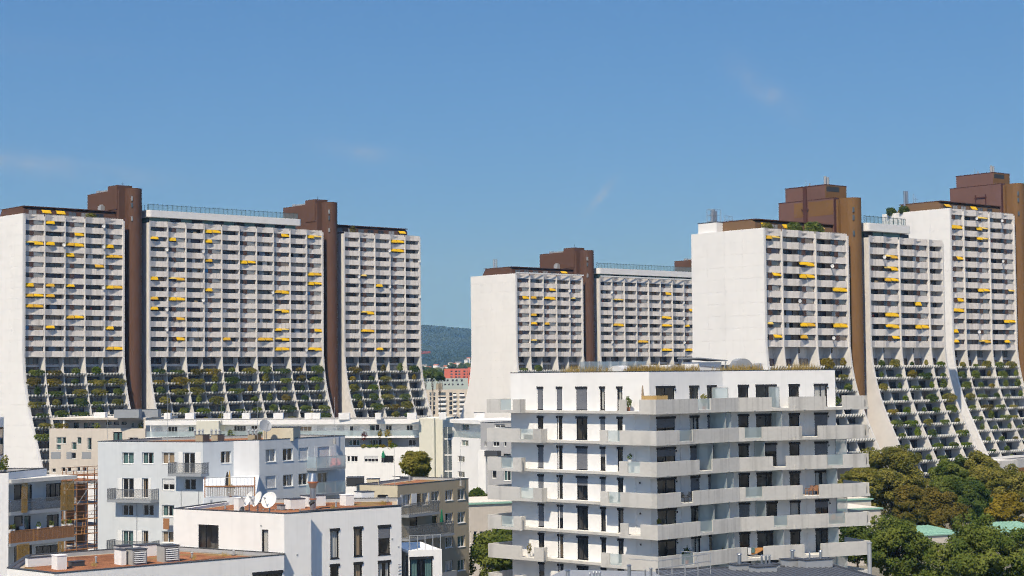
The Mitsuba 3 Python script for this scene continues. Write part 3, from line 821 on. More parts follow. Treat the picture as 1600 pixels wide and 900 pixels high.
def balcony(parent, f, x0, x1, ytop, ybot, depth, mrail='zinc', mslab='zinc', style='bars', slab=0.28):
    """A hung balcony whose front shows in the photograph between these pixels."""
    u0, u1, z0, z1 = f.rect(x0, x1, ytop, ybot, q=-depth)
    k = obj('balcony_slab', MB().box(u0, u1, -depth, -0.005, z0, z0 + slab), mslab, parent, f.fr)
    if style == 'bars':
        put('railing', shape(bars(u0 + 0.03, u1 - 0.03, z0 + slab, z1, -depth + 0.02, side=depth - 0.05), mrail), k, f.fr, kind='stuff')
    elif style == 'panel':
        m = MB().box(u0, u1, -depth, -depth + 0.04, z0 + slab - 0.05, z1).box(u0, u0 + 0.04, -depth + 0.042, -0.02, z0 + slab - 0.05, z1).box(u1 - 0.04, u1, -depth + 0.042, -0.02, z0 + slab - 0.05, z1)
        obj('balustrade', m, mrail, k, f.fr)
    elif style == 'glass':
        m = MB().quad([u0, -depth + 0.03, z0 + slab], [u1, -depth + 0.03, z0 + slab], [u1, -depth + 0.03, z1], [u0, -depth + 0.03, z1])
        for e in (u0 + 0.02, u1 - 0.02):
            m.quad([e, -depth + 0.05, z0 + slab], [e, -0.05, z0 + slab], [e, -0.05, z1], [e, -depth + 0.05, z1])
        obj('glass_balustrade', m, 'frosted_glass', k, f.fr)
        p = MB()
        for u in np.linspace(u0, u1, max(3, int((u1 - u0) / 1.3) + 1)):
            p.box(u - 0.03, u + 0.03, -depth, -depth + 0.06, z0 + slab - 0.1, z1 + 0.02)
        p.box(u0, u1, -depth, -depth + 0.05, z1 + 0.0, z1 + 0.05)
        obj('railing_posts', p, 'steel_matt', k, f.fr)
    return k, (u0, u1, z0, z1)
# ------------------------------------------------------------------ the big balcony building in front
FB = thing('balcony_building', 'large white apartment building wrapped in pale concrete balcony bands, in the foreground', 'apartment building')
fA, fB, fC, fD = (at(760, 582, 183.3), at(1024, 582, 168.0), at(1153, 582, 176.5), at(1356, 582, 182.0))
AB, BC, CD = Face(fA, fB), Face(fB, fC), Face(fC, fD)
RAB, RBC = 1.9, 2.4
wAB, wBC, wCD = AB.offset(RAB), BC.offset(RBC), CD.offset(RBC)
B1, C1 = meet(wAB, wBC), meet(wBC, wCD)
A1 = wAB.at(wAB.uz(798, 600)[0])
D1 = wCD.at(wCD.uz(1305, 600)[0])
D2 = wCD.at(wCD.uz(1337, 700)[0])
WA, WB, WC = Face(A1, B1), Face(B1, C1), Face(C1, D1)
ROOF_Z, SLAB0 = 30.15, 26.05
zb = lambda k: SLAB0 - 3.0 * k
back1, back2 = A1 + WA.inw * 16, D1 + WC.inw * 14
NF = 8
LEFT = {0: (758, 812, 828), 1: (757, 845, 860)}                     # left block: start, end of the front, end of the return
for k in range(NF):
    odd = k % 2
    yk = 640 + 44.5 * k
    uL = AB.uz(750 + (310 if not odd else 480) / 5, yk)[0]
    uR = AB.uz(750 + (1085 if not odd else 940) / 5, yk + 6)[0]
    led = RAB - 1.0
    pts = [AB.at(0), AB.at(uL), AB.at(uL, led), AB.at(uR, led), AB.at(uR), fB, fC, fD, CD.at(CD.L, RBC + 2.5), wCD.at(wCD.L - 2.8, 0.0) if k else wCD.at(wCD.uz(1304, 600)[0], 0.0), C1 + 0.0 * C1, B1 + 0.0, A1 + 0.0, AB.at(0, RAB + 3)]
    if k:
        pts[9] = D2 - CD.d * 1.2
    slab = sg.Polygon([tuple(p[:2]) for p in pts]).buffer(0)
    obj('floor_slab', MB().prism(slab.buffer(-0.004, join_style=2), zb(k), zb(k) + 0.27), 'concrete_pale', FB)

PAR = 1.13


def solid(f, k, u0, u1, h=PAR):
    obj('concrete_parapet', MB().box(u0, u1, 0.0, 0.16, zb(k) - 0.012, zb(k) + 0.27 + h), 'concrete_pale' if f is not BC else 'concrete_pale', FB, f.fr)


def glass(f, k, u0, u1, q=0.1):
    g = MB().quad([u0 + 0.03, q, zb(k) + 0.29], [u1 - 0.03, q, zb(k) + 0.29], [u1 - 0.03, q, zb(k) + 1.38], [u0 + 0.03, q, zb(k) + 1.38])
    obj('glass_balustrade', g, 'frosted_glass' if WR.random() < 0.6 else 'clear_glass', FB, f.fr)


def span(f, base, cx0, cx1, y):
    return f.uz(base + cx0 / 5, y)[0], f.uz(base + cx1 / 5, y)[0]


AB_SOLID = {0: [(32, 155), (255, 312), (1083, 1140), (1243, 1362)], 1: [(35, 312), (414, 478), (935, 995), (1090, 1366)], 2: [(40, 163), (258, 322), (1086, 1152), (1248, 1370)],
            3: [(45, 316), (416, 482), (940, 1002), (1096, 1372)], 4: [(50, 165), (262, 323), (1095, 1155), (1252, 1382)], 5: [(50, 325), (422, 492), (945, 1010), (1106, 1386)]}
AB_GLASS = {0: [(155, 240), (1140, 1243)], 1: [(312, 414), (995, 1090)], 2: [(163, 258), (1152, 1248)], 3: [(316, 416), (1002, 1096)], 4: [(165, 262), (1155, 1252)], 5: [(325, 422), (1010, 1106)]}
BC_SOLID = {0: [(-999, 203), (302, 9999)], 1: [(-999, 60), (162, 9999)], 2: [(-999, 215), (316, 9999)], 3: [(-999, 70), (165, 9999)], 4: [(-999, 222), (320, 9999)], 5: [(-999, 75), (172, 9999)]}
CD_SOLID = {0: [(-999, 780), (915, 1205), (1336, 1504)], 1: [(-999, 570), (705, 1016), (1142, 1507)], 2: [(-999, 790), (895, 1216), (1340, 1516)],
            3: [(-999, 576), (709, 1022), (1154, 1519)], 4: [(-999, 798), (905, 1226), (1356, 1526)], 5: [(-999, 588), (718, 1036), (1165, 1531)]}
for k in range(NF):
    kk = k if k < 6 else k - 2
    y = 635 + 45.0 * kk
    for c0, c1 in AB_SOLID[kk]:
        u0, u1 = span(AB, 750, c0, c1, y)
        u1 = min(u1, AB.L - 0.0) if c1 > 1300 else u1
        solid(AB, k, max(u0, 0), u1 if c1 < 1300 else AB.L)
    for c0, c1 in AB_GLASS[kk]:
        glass(AB, k, *span(AB, 750, c0, c1, y))
    # the return of the left block
    uL = AB.uz(750 + (310 if k % 2 == 0 else 480) / 5, y)[0]
    obj('concrete_parapet', MB().box(uL - 0.16, uL - 0.003, 0.163, RAB - 1.0, zb(k) - 0.011, zb(k) + 0.27 + PAR), 'concrete_pale', FB, AB.fr)
    obj('concrete_parapet', MB().box(0.002, 0.16, 0.163, RAB + 3, zb(k) - 0.011, zb(k) + 0.27 + PAR), 'concrete_pale', FB, AB.fr)
    for f, S, base in ((BC, BC_SOLID, 1050), (CD, CD_SOLID, 1050)):
        prev = None
        for c0, c1 in S[kk]:
            u0 = 0.003 if c0 < 0 else f.uz(base + c0 / 5, y)[0]
            u1 = f.L - 0.003 if c1 > 9000 else min(f.uz(base + c1 / 5, y)[0], f.L)
            if f is BC and c0 < 0:
                u0 = 0.163 * 0 + 0.004
            solid(f, k, u0, u1)
            if prev is not None and WR.random() < 0.8:
                glass(f, k, prev, u0)
            prev = u1
    obj('concrete_parapet', MB().box(CD.L - 0.16, CD.L - 0.003, 0.163, RBC + 2.5, zb(k) - 0.011, zb(k) + 0.27 + PAR), 'concrete_pale', FB, CD.fr)
    # joint fin of the right hand band
    uj = CD.uz(1050 + 960 / 5, y)[0]
    obj('band_joint', MB().box(uj - 0.03, uj + 0.03, -0.10, -0.002, zb(k) - 0.02, zb(k) + 0.5), 'concrete_pale', FB, CD.fr)

COL_A = [(450, 492), (600, 641), (752, 836), (938, 975), (1072, 1112)]
COL_B = [(1376, 1520)]
COL_B2 = [(137, 206), (275, 343)]
COL_C = [(517, 597), (656, 813), (914, 993), (1112, 1213)]


def story_windows(f, spans, base, y, level, top):
    hs = []
    for c0, c1 in spans:
        u0, u1 = f.uz(base + c0 / 5, y)[0], f.uz(base + c1 / 5, y)[0]
        hs.append((u0, u1, level + 0.05, level + top))
    return hs


for f, cols in ((WA, ((COL_A, 750),)), (WB, ((COL_B, 750), (COL_B2, 1050))), (WC, ((COL_C, 1050),))):
    holes = []
    for k in range(NF):
        lev = zb(k) + 0.27
        kk = k
        for spans, base in cols:
            dx = (5 if f is WA else 9) * 0.35 * k
            for i, h in enumerate(story_windows(f, [(a + dx * (1 if f is not WC else 0.7), b + dx * (1 if f is not WC else 0.7)) for a, b in spans], base, 622 + 45 * k, lev, 2.38)):
                w = h[1] - h[0]
                st = ('d2' if w > 1.3 else 'd1') + WR.choice('rrrrrrcbbhmr') + 's'
                if k == 0 and f is WA:
                    st = st[:2] + ('b' if i < 3 else 'c') + 's'
                holes.append((*h, st))
    face_wall(FB, f, 0.0, ROOF_Z, holes, 'render_white', px=False, u1=f.L if f is not WC else f.L)
# downpipes, wall lamps
for f, us in ((WA, (0.36, 0.90)), (WB, (0.4,)), (WC, (0.72,))):
    for t_ in us:
        obj('downpipe', MB().tube([f.L * t_, -0.06, 0], [f.L * t_, -0.06, zb(0) - 0.01], 0.05), 'render_white', FB, f.fr)
pts = [A1, B1, C1, D1, back2, back1]
flat_roof(FB, pts, ROOF_Z, 'roof_grey', par=0.3)
obj('back_wall', MB().prism(sg.Polygon([tuple(p) for p in pts]).buffer(-2.6, join_style=2), 0.0, ROOF_Z - 0.6), 'render_white', FB)
obj('side_wall', MB().box(0, WC.L * 0 + 0.3, 0, 13.5, 0, ROOF_Z - 0.01), 'render_white', FB, frame(D1, WC.ang) @ T4().translate([-0.31, 0.31, 0]))
obj('side_wall', MB().box(0.01, 0.31, 0.31, 15.8, 0, ROOF_Z - 0.01), 'render_white', FB, frame(A1, WA.ang))
# frosted screens that part the balconies
SCR = {0: [428, 828], 1: [410, 452, 850], 2: [308, 440, 715, 1355], 3: [418, 470, 853, 1280], 4: [320, 440, 725, 1360], 5: [428, 476, 864, 1293], 6: [320, 440, 725, 1360]}
for k, xs in SCR.items():
    for cx in xs:
        f = BC if cx < 505 else CD
        u = f.uz(1050 + (cx + 8) / 5, 622 + 45 * k, 0.3)[0]
        h = 2.15 if k == 0 else 2.66
        z0, q0, q1 = zb(k) + 0.28, 0.25, RBC - 0.05
        kf = obj('screen_frame', MB().box(u - 0.03, u + 0.03, q0, q0 + 0.06, z0, z0 + h).box(u - 0.03, u + 0.03, q1 - 0.05, q1, z0, z0 + h).box(u - 0.03, u + 0.03, q0 + 0.062, q1 - 0.052, z0 + h - 0.06, z0 + h).box(u - 0.03, u + 0.03, q0 + 0.062, q1 - 0.052, z0, z0 + 0.06), 'steel_matt', FB, f.fr)
        obj('frosted_screen', MB().quad([u, q0 + 0.06, z0 + 0.06], [u, q1 - 0.05, z0 + 0.06], [u, q1 - 0.05, z0 + h - 0.06], [u, q0 + 0.06, z0 + h - 0.06]), 'frosted_glass', kf, f.fr)

for f, us in ((WB, (0.34, 0.62)), (WC, (0.32, 0.60, 0.93)), (WA, (0.93,))):
    for k in range(NF):
        for t_ in us:
            if WR.random() < 0.75:
                obj('wall_lamp', MB().box(f.L * t_ - 0.06, f.L * t_ + 0.06, -0.10, -0.003, zb(k) + 2.15, zb(k) + 2.33), 'dark_metal', FB, f.fr)
for f in (AB, BC, CD):
    for k in range(NF):
        for t_ in (0.12, 0.5, 0.86):
            obj('spout', MB().box(f.L * t_ - 0.07, f.L * t_ + 0.07, -0.13, 0.05, zb(k) + 0.03, zb(k) + 0.11), 'steel_matt', FB, f.fr) if f is not AB else None
# ------------------------------------------------------------------ white house at the front left, red gravel roofs
def lv(px, py, z):
    return on_level(px, py, z)[:2]


G = thing('front_house', 'white flat roofed house with tall dark windows and red gravel roofs, bottom left', 'house')
GZ = 18.55
g0, g1, g2, g2b, g3 = lv(271, 795, GZ), lv(444, 803, GZ), lv(486, 799.5, GZ), None, lv(637.5, 791, GZ)
fg1 = Face(g1, g3)
GREC = 1.1
fGl, fGm = Face(g0, g1), fg1
uk = fg1.uz(486, 800)[0]
gk0, gk1 = fg1.at(uk), fg1.at(uk, GREC)
g3 = fg1.at(fg1.L, GREC)
fGr = Face(gk1, g3)
g4 = g3 + np.array([-0.6, 9.5])
g5 = g0 + np.array([4.0, 10.6])
face_wall(G, fGl, 14.0, GZ, [(310, 341.5, 820, 859, 'd2rx'), (409, 419, 827.5, 867, 'd1c')], 'render_white')
face_wall(G, fGm, 0.0, GZ, [], 'render_white', u1=uk)
obj('wall_return', MB().box(uk - 0.31, uk - 0.01, 0.302, GREC + 0.3, 0, GZ - 0.004), 'render_white', G, fGm.fr)
rows = []
for dy in (0, 55.5, 111):
    rows += [(516, 529.5, 826 + dy, 872.5 + dy, 'd1rs' if dy else 'd1cs'), (553, 566, 823 + dy, 869 + dy, 'd1ms'), (591, 609.5, 820.5 + dy, 866.5 + dy, 'd1hs' if not dy else 'd1cs')]
face_wall(G, fGr, 0.0, GZ - 0.12, rows[:6], 'render_white')
obj('back_wall', plan_prism([g0 + np.array([1.4, 1.6]), g1 + fGl.inw * 2.6, gk1 + fGr.inw * 2.6, g3 + fGr.inw * 2.6, g4, g5], 0, GZ - 0.6), 'render_white', G)
obj('side_wall', plan_prism([g3 + [-0.02, 0.32], g4 + [-0.02, 0], g4 + [-0.4, 0], g3 + [-0.4, 0.5]], 0, GZ - 0.13), 'render_white', G)
obj('side_wall', plan_prism([g0 + [0.32, 0.25], g0 + [0.75, 0.1], g5 + [0.5, 0], g5 + [0.02, 0]], 0, GZ - 0.02), 'render_white', G)
for f_, u_, z_, w_ in ((fGr, 0.90, 15.6, 0.16), (fGr, 0.965, 14.9, 0.12), (fGr, 0.06, 13.2, 0.16), (fGm, 0.10, 15.0, 0.14), (fGl, 0.80, 17.4, 0.14)):
    obj('wall_vent', MB().box(f_.L * u_ - w_ / 2, f_.L * u_ + w_ / 2, -0.05, -0.003, z_, z_ + w_), 'steel_matt', G, f_.fr)
for i_ in range(9):
    obj('ladder_rung', MB().box(fGr.L * 0.965 - 0.12, fGr.L * 0.965 + 0.12, -0.16, -0.12, 11.0 + i_ * 0.3, 11.04 + i_ * 0.3), 'dark_metal', G, fGr.fr)
flat_roof(G, [g0, g1, gk0, gk1, g3, g4, g5], GZ, 'roof_red', par=0.28)
# lower wing with its roof
Z2 = 15.25
h0, h1, h2, h3, h4 = lv(11, 888, Z2), lv(85, 896.5, Z2), g1 - fGl.inw * 0.02, lv(180, 858, Z2), lv(42, 868, Z2)
hf, hr = Face(h0, h1), Face(h1, lv(444, 867, Z2))
face_wall(G, hf, 0, Z2, [], 'render_white', name='wing_wall')
face_wall(G, hr, 0, Z2, [(395, 441, 893, 925, 'd2rs')], 'render_white', name='wing_wall')
wing = [h0, h1, hr.q, fGl.at(fGl.L - 0.2, 0.6), fGl.at(0, 0.6), h3, h4]
obj('wing_core', plan_prism([h0 + hf.inw * 2, hr.at(2, 2.2), hr.at(hr.L, 2.2), fGl.at(fGl.L - 0.2, 1.6), fGl.at(0, 0.8), h3, h4], 0, Z2 - 0.6), 'render_white', G)
flat_roof(G, [h0, h1, hr.q, fGl.at(fGl.L - 0.05, 0.1), fGl.at(0, 0.1), h3, h4], Z2, 'roof_red', par=0.30, name='wing_roof')
obj('gravel_strip', MB().box(0.1, fGl.L, -0.55, -0.004, Z2 - 0.6, Z2 - 0.24), 'roof_grey', G, fGl.fr)
# terrace wing at the right end
fw = Face(lv(639, 860, 14.5), lv(690.5, 858, 14.5))
face_wall(G, fw, 0, 14.5, [(640.5, 676, 870, 905, 'd2gs')], 'render_white', name='terrace_wall')
obj('terrace_core', MB().box(0.4, fw.L, 2.5, 8, 0, 14.2).box(0.0, fw.L, 0.302, 8, 14.2, 14.45), 'render_white', G, fw.fr)
gp = MB()
for u in np.linspace(0.1, fw.L - 0.1, 5):
    gp.box(u - 0.03, u + 0.03, 0.1, 0.16, 14.5, 15.75)
gp.box(0.05, fw.L - 0.05, 0.09, 0.17, 15.75, 15.8)
obj('railing_posts', gp, 'steel_matt', G, fw.fr)
obj('glass_balustrade', MB().quad([0.1, 0.13, 14.55], [fw.L - 0.1, 0.13, 14.55], [fw.L - 0.1, 0.13, 15.7], [0.1, 0.13, 15.7]), 'clear_glass', G, fw.fr)


def on_roof(px, py, z):
    return np.append(lv(px, py, z), z)


def roof_box(label, cat, x0, x1, ytop, ybot, z, m, ang, depth=1.2, cap=None, group=None, name='roof_box', louvre=False, capm='cap_dark'):
    """A box standing on a roof: its front bottom edge shows at x0..x1, ybot."""
    p, q = lv(x0, ybot, z), lv(x1, ybot, z)
    dist = (p[1] + q[1]) / 2
    w = abs(x1 - x0) * dist / FOCAL
    h = (ybot - ytop) * dist / FOCAL
    c = (p + q) / 2
    w2 = w / (math.cos(ang) + abs(math.sin(ang)) * depth / max(w, 0.3))
    d2 = depth
    fr_ = frame((c[0], c[1], z), ang)
    k = thing(name, label, cat, group)
    obj('casing', MB().box(-w2 / 2, w2 / 2, 0, d2, 0, h), m, k, fr_)
    obj('lid', MB().box(-w2 / 2 - 0.05, w2 / 2 + 0.05, -0.05, d2 + 0.05, h, h + 0.06), capm, k, fr_)
    if louvre:
        for i in range(6):
            z_ = h * (0.12 + 0.13 * i)
            obj('slat', MB().hexa([[-w2 * 0.40 if a == 0 else w2 * 0.40, (-0.09 if b == 0 else -0.004), z_ + (0.0 if b == 0 else 0.10) + (0.03 if c_ else 0)] for a in (0, 1) for b in (0, 1) for c_ in (0, 1)]), 'blind_white', k, fr_)
        obj('louvre_back', MB().box(-w2 * 0.42, w2 * 0.42, -0.025, -0.003, h * 0.08, h * 0.9), 'frame_dark', k, fr_)
    return k


ga = hr.ang
ZR = Z2 - 0.3
roof_box('grey ventilation unit with white louvres, nearer to the white pillar box', 'ventilation unit', 203, 234, 859, 882.5, ZR, 'concrete_grey', ga, 1.3, name='ventilation_unit', louvre=True)
roof_box('grey ventilation unit with white louvres, nearer to the tall glass door', 'ventilation unit', 252, 285, 853.5, 878, ZR, 'concrete_grey', ga, 1.3, name='ventilation_unit', louvre=True)
roof_box('white rendered block joined to the left of the nearer ventilation unit', 'roof box', 186, 201, 860, 883, ZR, 'render_white', ga, 1.3, name='roof_box')
roof_box('pale box behind the two ventilation units', 'roof box', 183, 209, 853.5, 874, ZR, 'render_grey', ga, 1.0, name='roof_box')
roof_box('long low white skylight block between the ventilation units', 'roof box', 214, 253, 852, 869, ZR, 'render_white', ga, 1.2, name='roof_box')
roof_box('white square pillar box standing on the red lower roof', 'roof box', 86, 108, 869, 890, ZR, 'render_white', ga, 1.1, name='roof_box', capm='render_white')
roof_box('low white parapet block at the left edge of the red roof', 'roof box', 44, 84, 871, 884.5, ZR, 'render_white', ga, 0.5, name='roof_box')
roof_box('small dark upstand beside the white pillar box', 'roof box', 110, 134, 878, 885, ZR, 'cap_dark', ga, 0.6, name='roof_box')
ZU = GZ - 0.28
ua = fGr.ang
roof_box('white rendered chimney block behind the three dishes', 'roof box', 370, 385, 779, 800, ZU, 'render_white', ua, 0.9, name='chimney_block', capm='render_white')
roof_box('wide white block with a bent pipe on the red upper roof', 'roof box', 450, 481, 780, 795, ZU, 'render_white', ua, 1.2, name='chimney_block')
roof_box('white block with dark hole in the middle of the red upper roof', 'roof box', 477, 514, 775, 791, ZU, 'render_white', ua, 1.4, name='chimney_block')
roof_box('white square block near the right end of the upper roof', 'roof box', 537, 557, 774, 790, ZU, 'render_white', ua, 1.1, name='chimney_block', capm='render_white')
roof_box('white block with dark lid at the right end of the upper roof', 'roof box', 561, 589, 769, 782, ZU, 'render_white', ua, 1.3, name='chimney_block')
roof_box('low grey skylight beside the wide white block', 'skylight', 437, 448, 790, 797, ZU, 'steel_matt', ua, 0.8, name='skylight')


def bent_pipe(px, py, z, label, m='steel', h=1.0, r=0.12):
    p = on_roof(px, py, z)
    k = thing('vent_pipe', label, 'vent pipe')
    obj('pipe', MB().tube(p, p + [0, 0, h], r, 10), m, k)
    obj('hood', MB().tube(p + [-0.25, -0.1, h * 0.75], p + [0.15, 0, h * 1.1], r * 1.35, 10), 'dark_metal', k)


bent_pipe(488, 797, ZU, 'short dark hooded vent pipe before the white block with dark hole', h=0.7)
Fz = fG0 = None


def big_dish(px, py, dist, r, label, turn, tilt=25, mast=1.4, m='dish_white', group=None):
    p = at(px, py, dist)
    k = thing('satellite_dish', label, 'satellite dish', group)
    s = r / 0.55
    tw = T4().translate(p.tolist()).rotate([0, 0, 1], turn).rotate([1, 0, 0], -tilt)
    put('reflector', shape(MB().add(np.array(dish_mesh(0.55).mesh()[0]) * s, dish_mesh(0.55).mesh()[1]), m, True), k, tw)
    mm = MB().tube([0, 0.14 * s, 0], [0, 0.55, 0], 0.07).tube([0, 0.1, -0.5 * s], [0, -0.55 * s, -0.1], 0.03).tube([0, -0.55 * s - 0.05, -0.1], [0, -0.55 * s + 0.2, -0.1], 0.07)
    obj('arm', mm, 'steel_matt', k, tw)
    obj('mast', MB().tube(p + [0, 0.5, -mast], p + [0, 0.5, 0.1], 0.05, 8), 'steel_matt', k)


big_dish(388, 779, 151.5, 0.70, 'leftmost of the three large white satellite dishes on the red roof', -62, mast=1.5)
big_dish(401.5, 779.5, 151.0, 0.70, 'middle one of the three large white satellite dishes on the red roof', -58, mast=1.5)
big_dish(420, 781, 149.8, 0.74, 'rightmost and roundest of the three large white satellite dishes on the red roof', -25, mast=1.4)
big_dish(378, 796, 150.5, 0.27, 'small dark satellite dish low beside the three white ones', -30, mast=0.6, m='dark_metal')

# ------------------------------------------------------------------ pale blue grey house behind it
F_ = thing('blue_grey_house', 'pale blue grey apartment house with white window frames and hung balconies, left of centre', 'apartment building')
FZ = 22.9
f0, f1, f2, f3, f4 = (lv(*p, FZ) for p in ((153, 690), (317, 691), (365, 689), (405, 688), (539, 681)))
ff1, ff2, ff3, ff4 = Face(f0, f1), Face(f1, f2), Face(f2, f3), Face(f3, f4)
fback = [f4 + ff4.inw * 10, f0 + ff1.inw * 11 + ff1.d * 1]
W = []
for y0, y1 in ((706.7, 725), ):
    W += [(190.5, 209, y0, y1, 'w2g'), (222, 240, y0, y1, 'w2g'), (253, 272.5, y0, y1, 'w2m')]
W += [(286, 304.5, 707, 740, 'w2r')]
W += [(191, 209, 747, 778, 'w2r'), (222, 231.5, 747, 778, 'w1m'), (253.5, 272.5, 748, 766, 'w2h'), (287, 306, 748, 766, 'w2r')]
W += [(191, 208, 788.5, 806, 'w2r'), (223, 240, 788.5, 806, 'w2r'), (253, 272, 789, 807, 'w2g')]
W += [(191, 208, 829, 862, 'w2g'), (222, 231.5, 829, 862, 'w1m'), (253, 271, 830, 848, 'w2m')]
face_wall(F_, ff1, 0, FZ, W, 'render_cool')
face_wall(F_, ff2, 0, FZ, [(345, 361.5, 704.5, 724, 'w2m'), (345, 361, 745, 775, 'w2m')], 'render_cool')
face_wall(F_, ff3, 0, FZ, [], 'render_white')
W = [(415, 431, 701.7, 721.7, 'w2c'), (442, 458, 700.5, 720, 'w2r'), (466.5, 481.5, 699.5, 719, 'w2l'), (496.5, 515, 698, 728, 'w1l'),
     (415, 431, 743.5, 762, 'w2l'), (442, 458, 741.5, 760, 'w2c'), (466.5, 481.5, 739.5, 758, 'w2r'), (497, 513, 738, 772, 'w2m')]
face_wall(F_, ff4, 0, FZ, W, 'render_cool')
obj('back_wall', plan_prism([ff1.at(0.31, 2.2), ff1.at(ff1.L, 2.2), ff3.at(0, 2.2), ff4.at(2.2, 2.2), ff4.at(ff4.L - 0.1, 2.2), *fback], 0, FZ - 0.6), 'render_cool', F_)
obj('side_wall', MB().box(ff4.L - 0.31, ff4.L - 0.01, 0.302, 9.9, 0, FZ - 0.01), 'render_cool', F_, ff4.fr)
obj('side_wall', MB().box(0.01, 0.31, 0.302, 10.5, 0, FZ - 0.01), 'render_cool', F_, ff1.fr)
flat_roof(F_, [f0, f1, f2, f3, f4, *fback], FZ, 'roof_red', par=0.25)
for x0, x1, y0, y1, s in ((279, 286, 706, 738, 0), (305, 314, 706, 738, 0), (184, 191, 747, 778, 0), (209.5, 222, 747, 778, 0), (232, 236, 747, 778, 0), (184, 191, 829, 860, 0), (209, 222, 829, 860, 0)):
    a, b, c, d = ff1.rect(x0, x1, y0, y1)
    obj('white_panel', MB().box(a, b, -0.035, -0.003, c, d), 'frame_white', F_, ff1.fr)
for x0, x1, y0, y1 in ((515.5, 524, 697, 727), (491.5, 496, 698, 727), (491, 496.5, 738, 770)):
    a, b, c, d = ff4.rect(x0, x1, y0, y1)
    obj('white_panel', MB().box(a, b, -0.035, -0.003, c, d), 'frame_white', F_, ff4.fr)
balcony(F_, ff1, 262, 314, 724, 744.5, 1.7, 'rail_grey', 'zinc', 'bars')
balcony(F_, ff1, 167, 235, 765, 785.5, 1.7, 'rail_grey', 'zinc', 'bars')
balcony(F_, ff1, 166, 236, 846, 866, 1.7, 'rail_grey', 'zinc', 'bars')
balcony(F_, ff4, 495, 540, 713, 734, 1.6, 'zinc', 'zinc', 'glass')
balcony(F_, ff4, 494, 540, 753, 774, 1.6, 'zinc', 'zinc', 'glass')
a, b, c, d = ff1.rect(262, 271, 809, 826)
obj('wooden_screen', MB().box(a, b, -0.9, -0.82, c, d), 'wood_brown', F_, ff1.fr)
for px in (283.5, 310.5, 214):
    u = ff1.uz(px, 780)[0]
    obj('downpipe', MB().tube([u, -0.05, 0], [u, -0.05, ff1.uz(px, 766 if px > 250 else 786)[1]], 0.04), 'steel_matt', F_, ff1.fr)
# the terrace in the re-entrant corner, with a timber rail
tz = 30 - 0
tq = Face(lv(319, 776, 19.05), lv(399, 775, 19.05))
td = plan_prism([tq.p, tq.q, f3, f2, f1], 0, 18.95)
k = obj('terrace', td, 'render_cool', F_)
m = bars(0.05, tq.L - 0.05, 19.0, 20.75, 0.06, 0.36, 0.011)
put('railing', shape(m, 'steel_matt'), k, tq.fr, kind='stuff')
obj('handrail', MB().box(0, tq.L, -0.02, 0.14, 19.92, 20.03), 'wood_brown', k, tq.fr)
for u in (0.06, tq.L - 0.06):
    obj('timber_post', MB().box(u - 0.05, u + 0.05, 0.0, 0.1, 18.95, 20.8), 'wood_brown', k, tq.fr)
m = MB()
for u in np.arange(0.2, tq.L * 0.98, 0.16):
    m.box(u, u + 0.12, 0.09, 0.115, 19.05, 19.94)
put('privacy_slats', shape(m, 'concrete_grey'), k, tq.fr, kind='stuff')


def parasol(p, label, m, h=2.3, r=0.22):
    k = thing('folded_parasol', label, 'parasol')
    obj('pole', MB().tube(p, p + np.array([0, 0, h]), 0.03), 'steel_matt', k)
    obj('canopy', MB().tube(p + np.array([0, 0, h * 0.35]), p + np.array([0, 0, h * 0.75]), r, 9, r * 0.8).tube(p + np.array([0, 0, h * 0.75]), p + np.array([0, 0, h * 1.0]), r * 0.8, 9, 0.03), m, k)


parasol(np.append(tq.at(tq.L * 0.42, 1.2), 18.96), 'folded dark parasol on the timber railed terrace', 'frame_dark')
parasol(np.append(tq.at(tq.L * 0.47, 1.0), 18.96), 'folded ochre parasol beside the dark one', 'bamboo', 2.4, 0.12)


def pot_plant(p, label, leaf, r=0.4, h=0.5, pot='terracotta', n=120, seed=1, size=0.10):
    k = thing('potted_plant', label, 'potted plant')
    p = np.asarray(p, float)
    obj('pot', MB().tube(p, p + [0, 0, 0.35], 0.16, 10, 0.21), pot, k)
    obj('stem', MB().tube(p + [0, 0, 0.3], p + [0, 0, 0.4 + h], 0.02, 5), 'bark', k)
    v, f = leaves(n, r, r, h, size, seed)
    obj('foliage', (v + p + [0, 0, 0.35 + h * 0.8], f), leaf, k)


pot_plant(np.append(tq.at(tq.L * 0.50, 0.6), 18.96), 'bushy plant at the foot of the folded parasols', 'leaf_olive', 0.45, 0.45, seed=5)
# roof things of the blue grey house
fa_ = ff1.ang
FR = FZ - 0.25
# the tall steel flue pot at the right face
k = thing('steel_flue', 'shiny bulged steel flue before the dark blue grey wall', 'flue')
p = at(489, 777, 155.0)
p = p + [0, 0, -1.4]
obj('pipe', MB().tube(p, p + [0, 0, 2.2], 0.27, 14).tube(p + [0, 0, 2.2], p + [0, 0, 2.75], 0.27, 14, 0.46).tube(p + [0, 0, 2.75], p + [0, 0, 3.5], 0.46, 14, 0.28), 'steel', k, smooth=40)
obj('collar', MB().tube(p + [0, 0, 1.2], p + [0, 0, 1.3], 0.33, 14).tube(p + [0, 0, 2.66], p + [0, 0, 2.8], 0.48, 14), 'terracotta', k)
for i, (px, py) in enumerate([(300, 690), (324, 690), (392, 688.5)]):
    pass
roof_box('beige square chimney at the left of three on the blue grey house', 'chimney', 302, 320, 680, 690, FR, 'render_tan', fa_, 1.5, name='chimney')
roof_box('beige square chimney in the middle of three on the blue grey house', 'chimney', 327, 343, 680, 690, FR, 'render_tan', fa_, 1.5, name='chimney')
roof_box('beige square chimney nearest to the plant room of the blue grey house', 'chimney', 384, 401, 679, 689, FR, 'render_tan', fa_, 1.5, name='chimney')
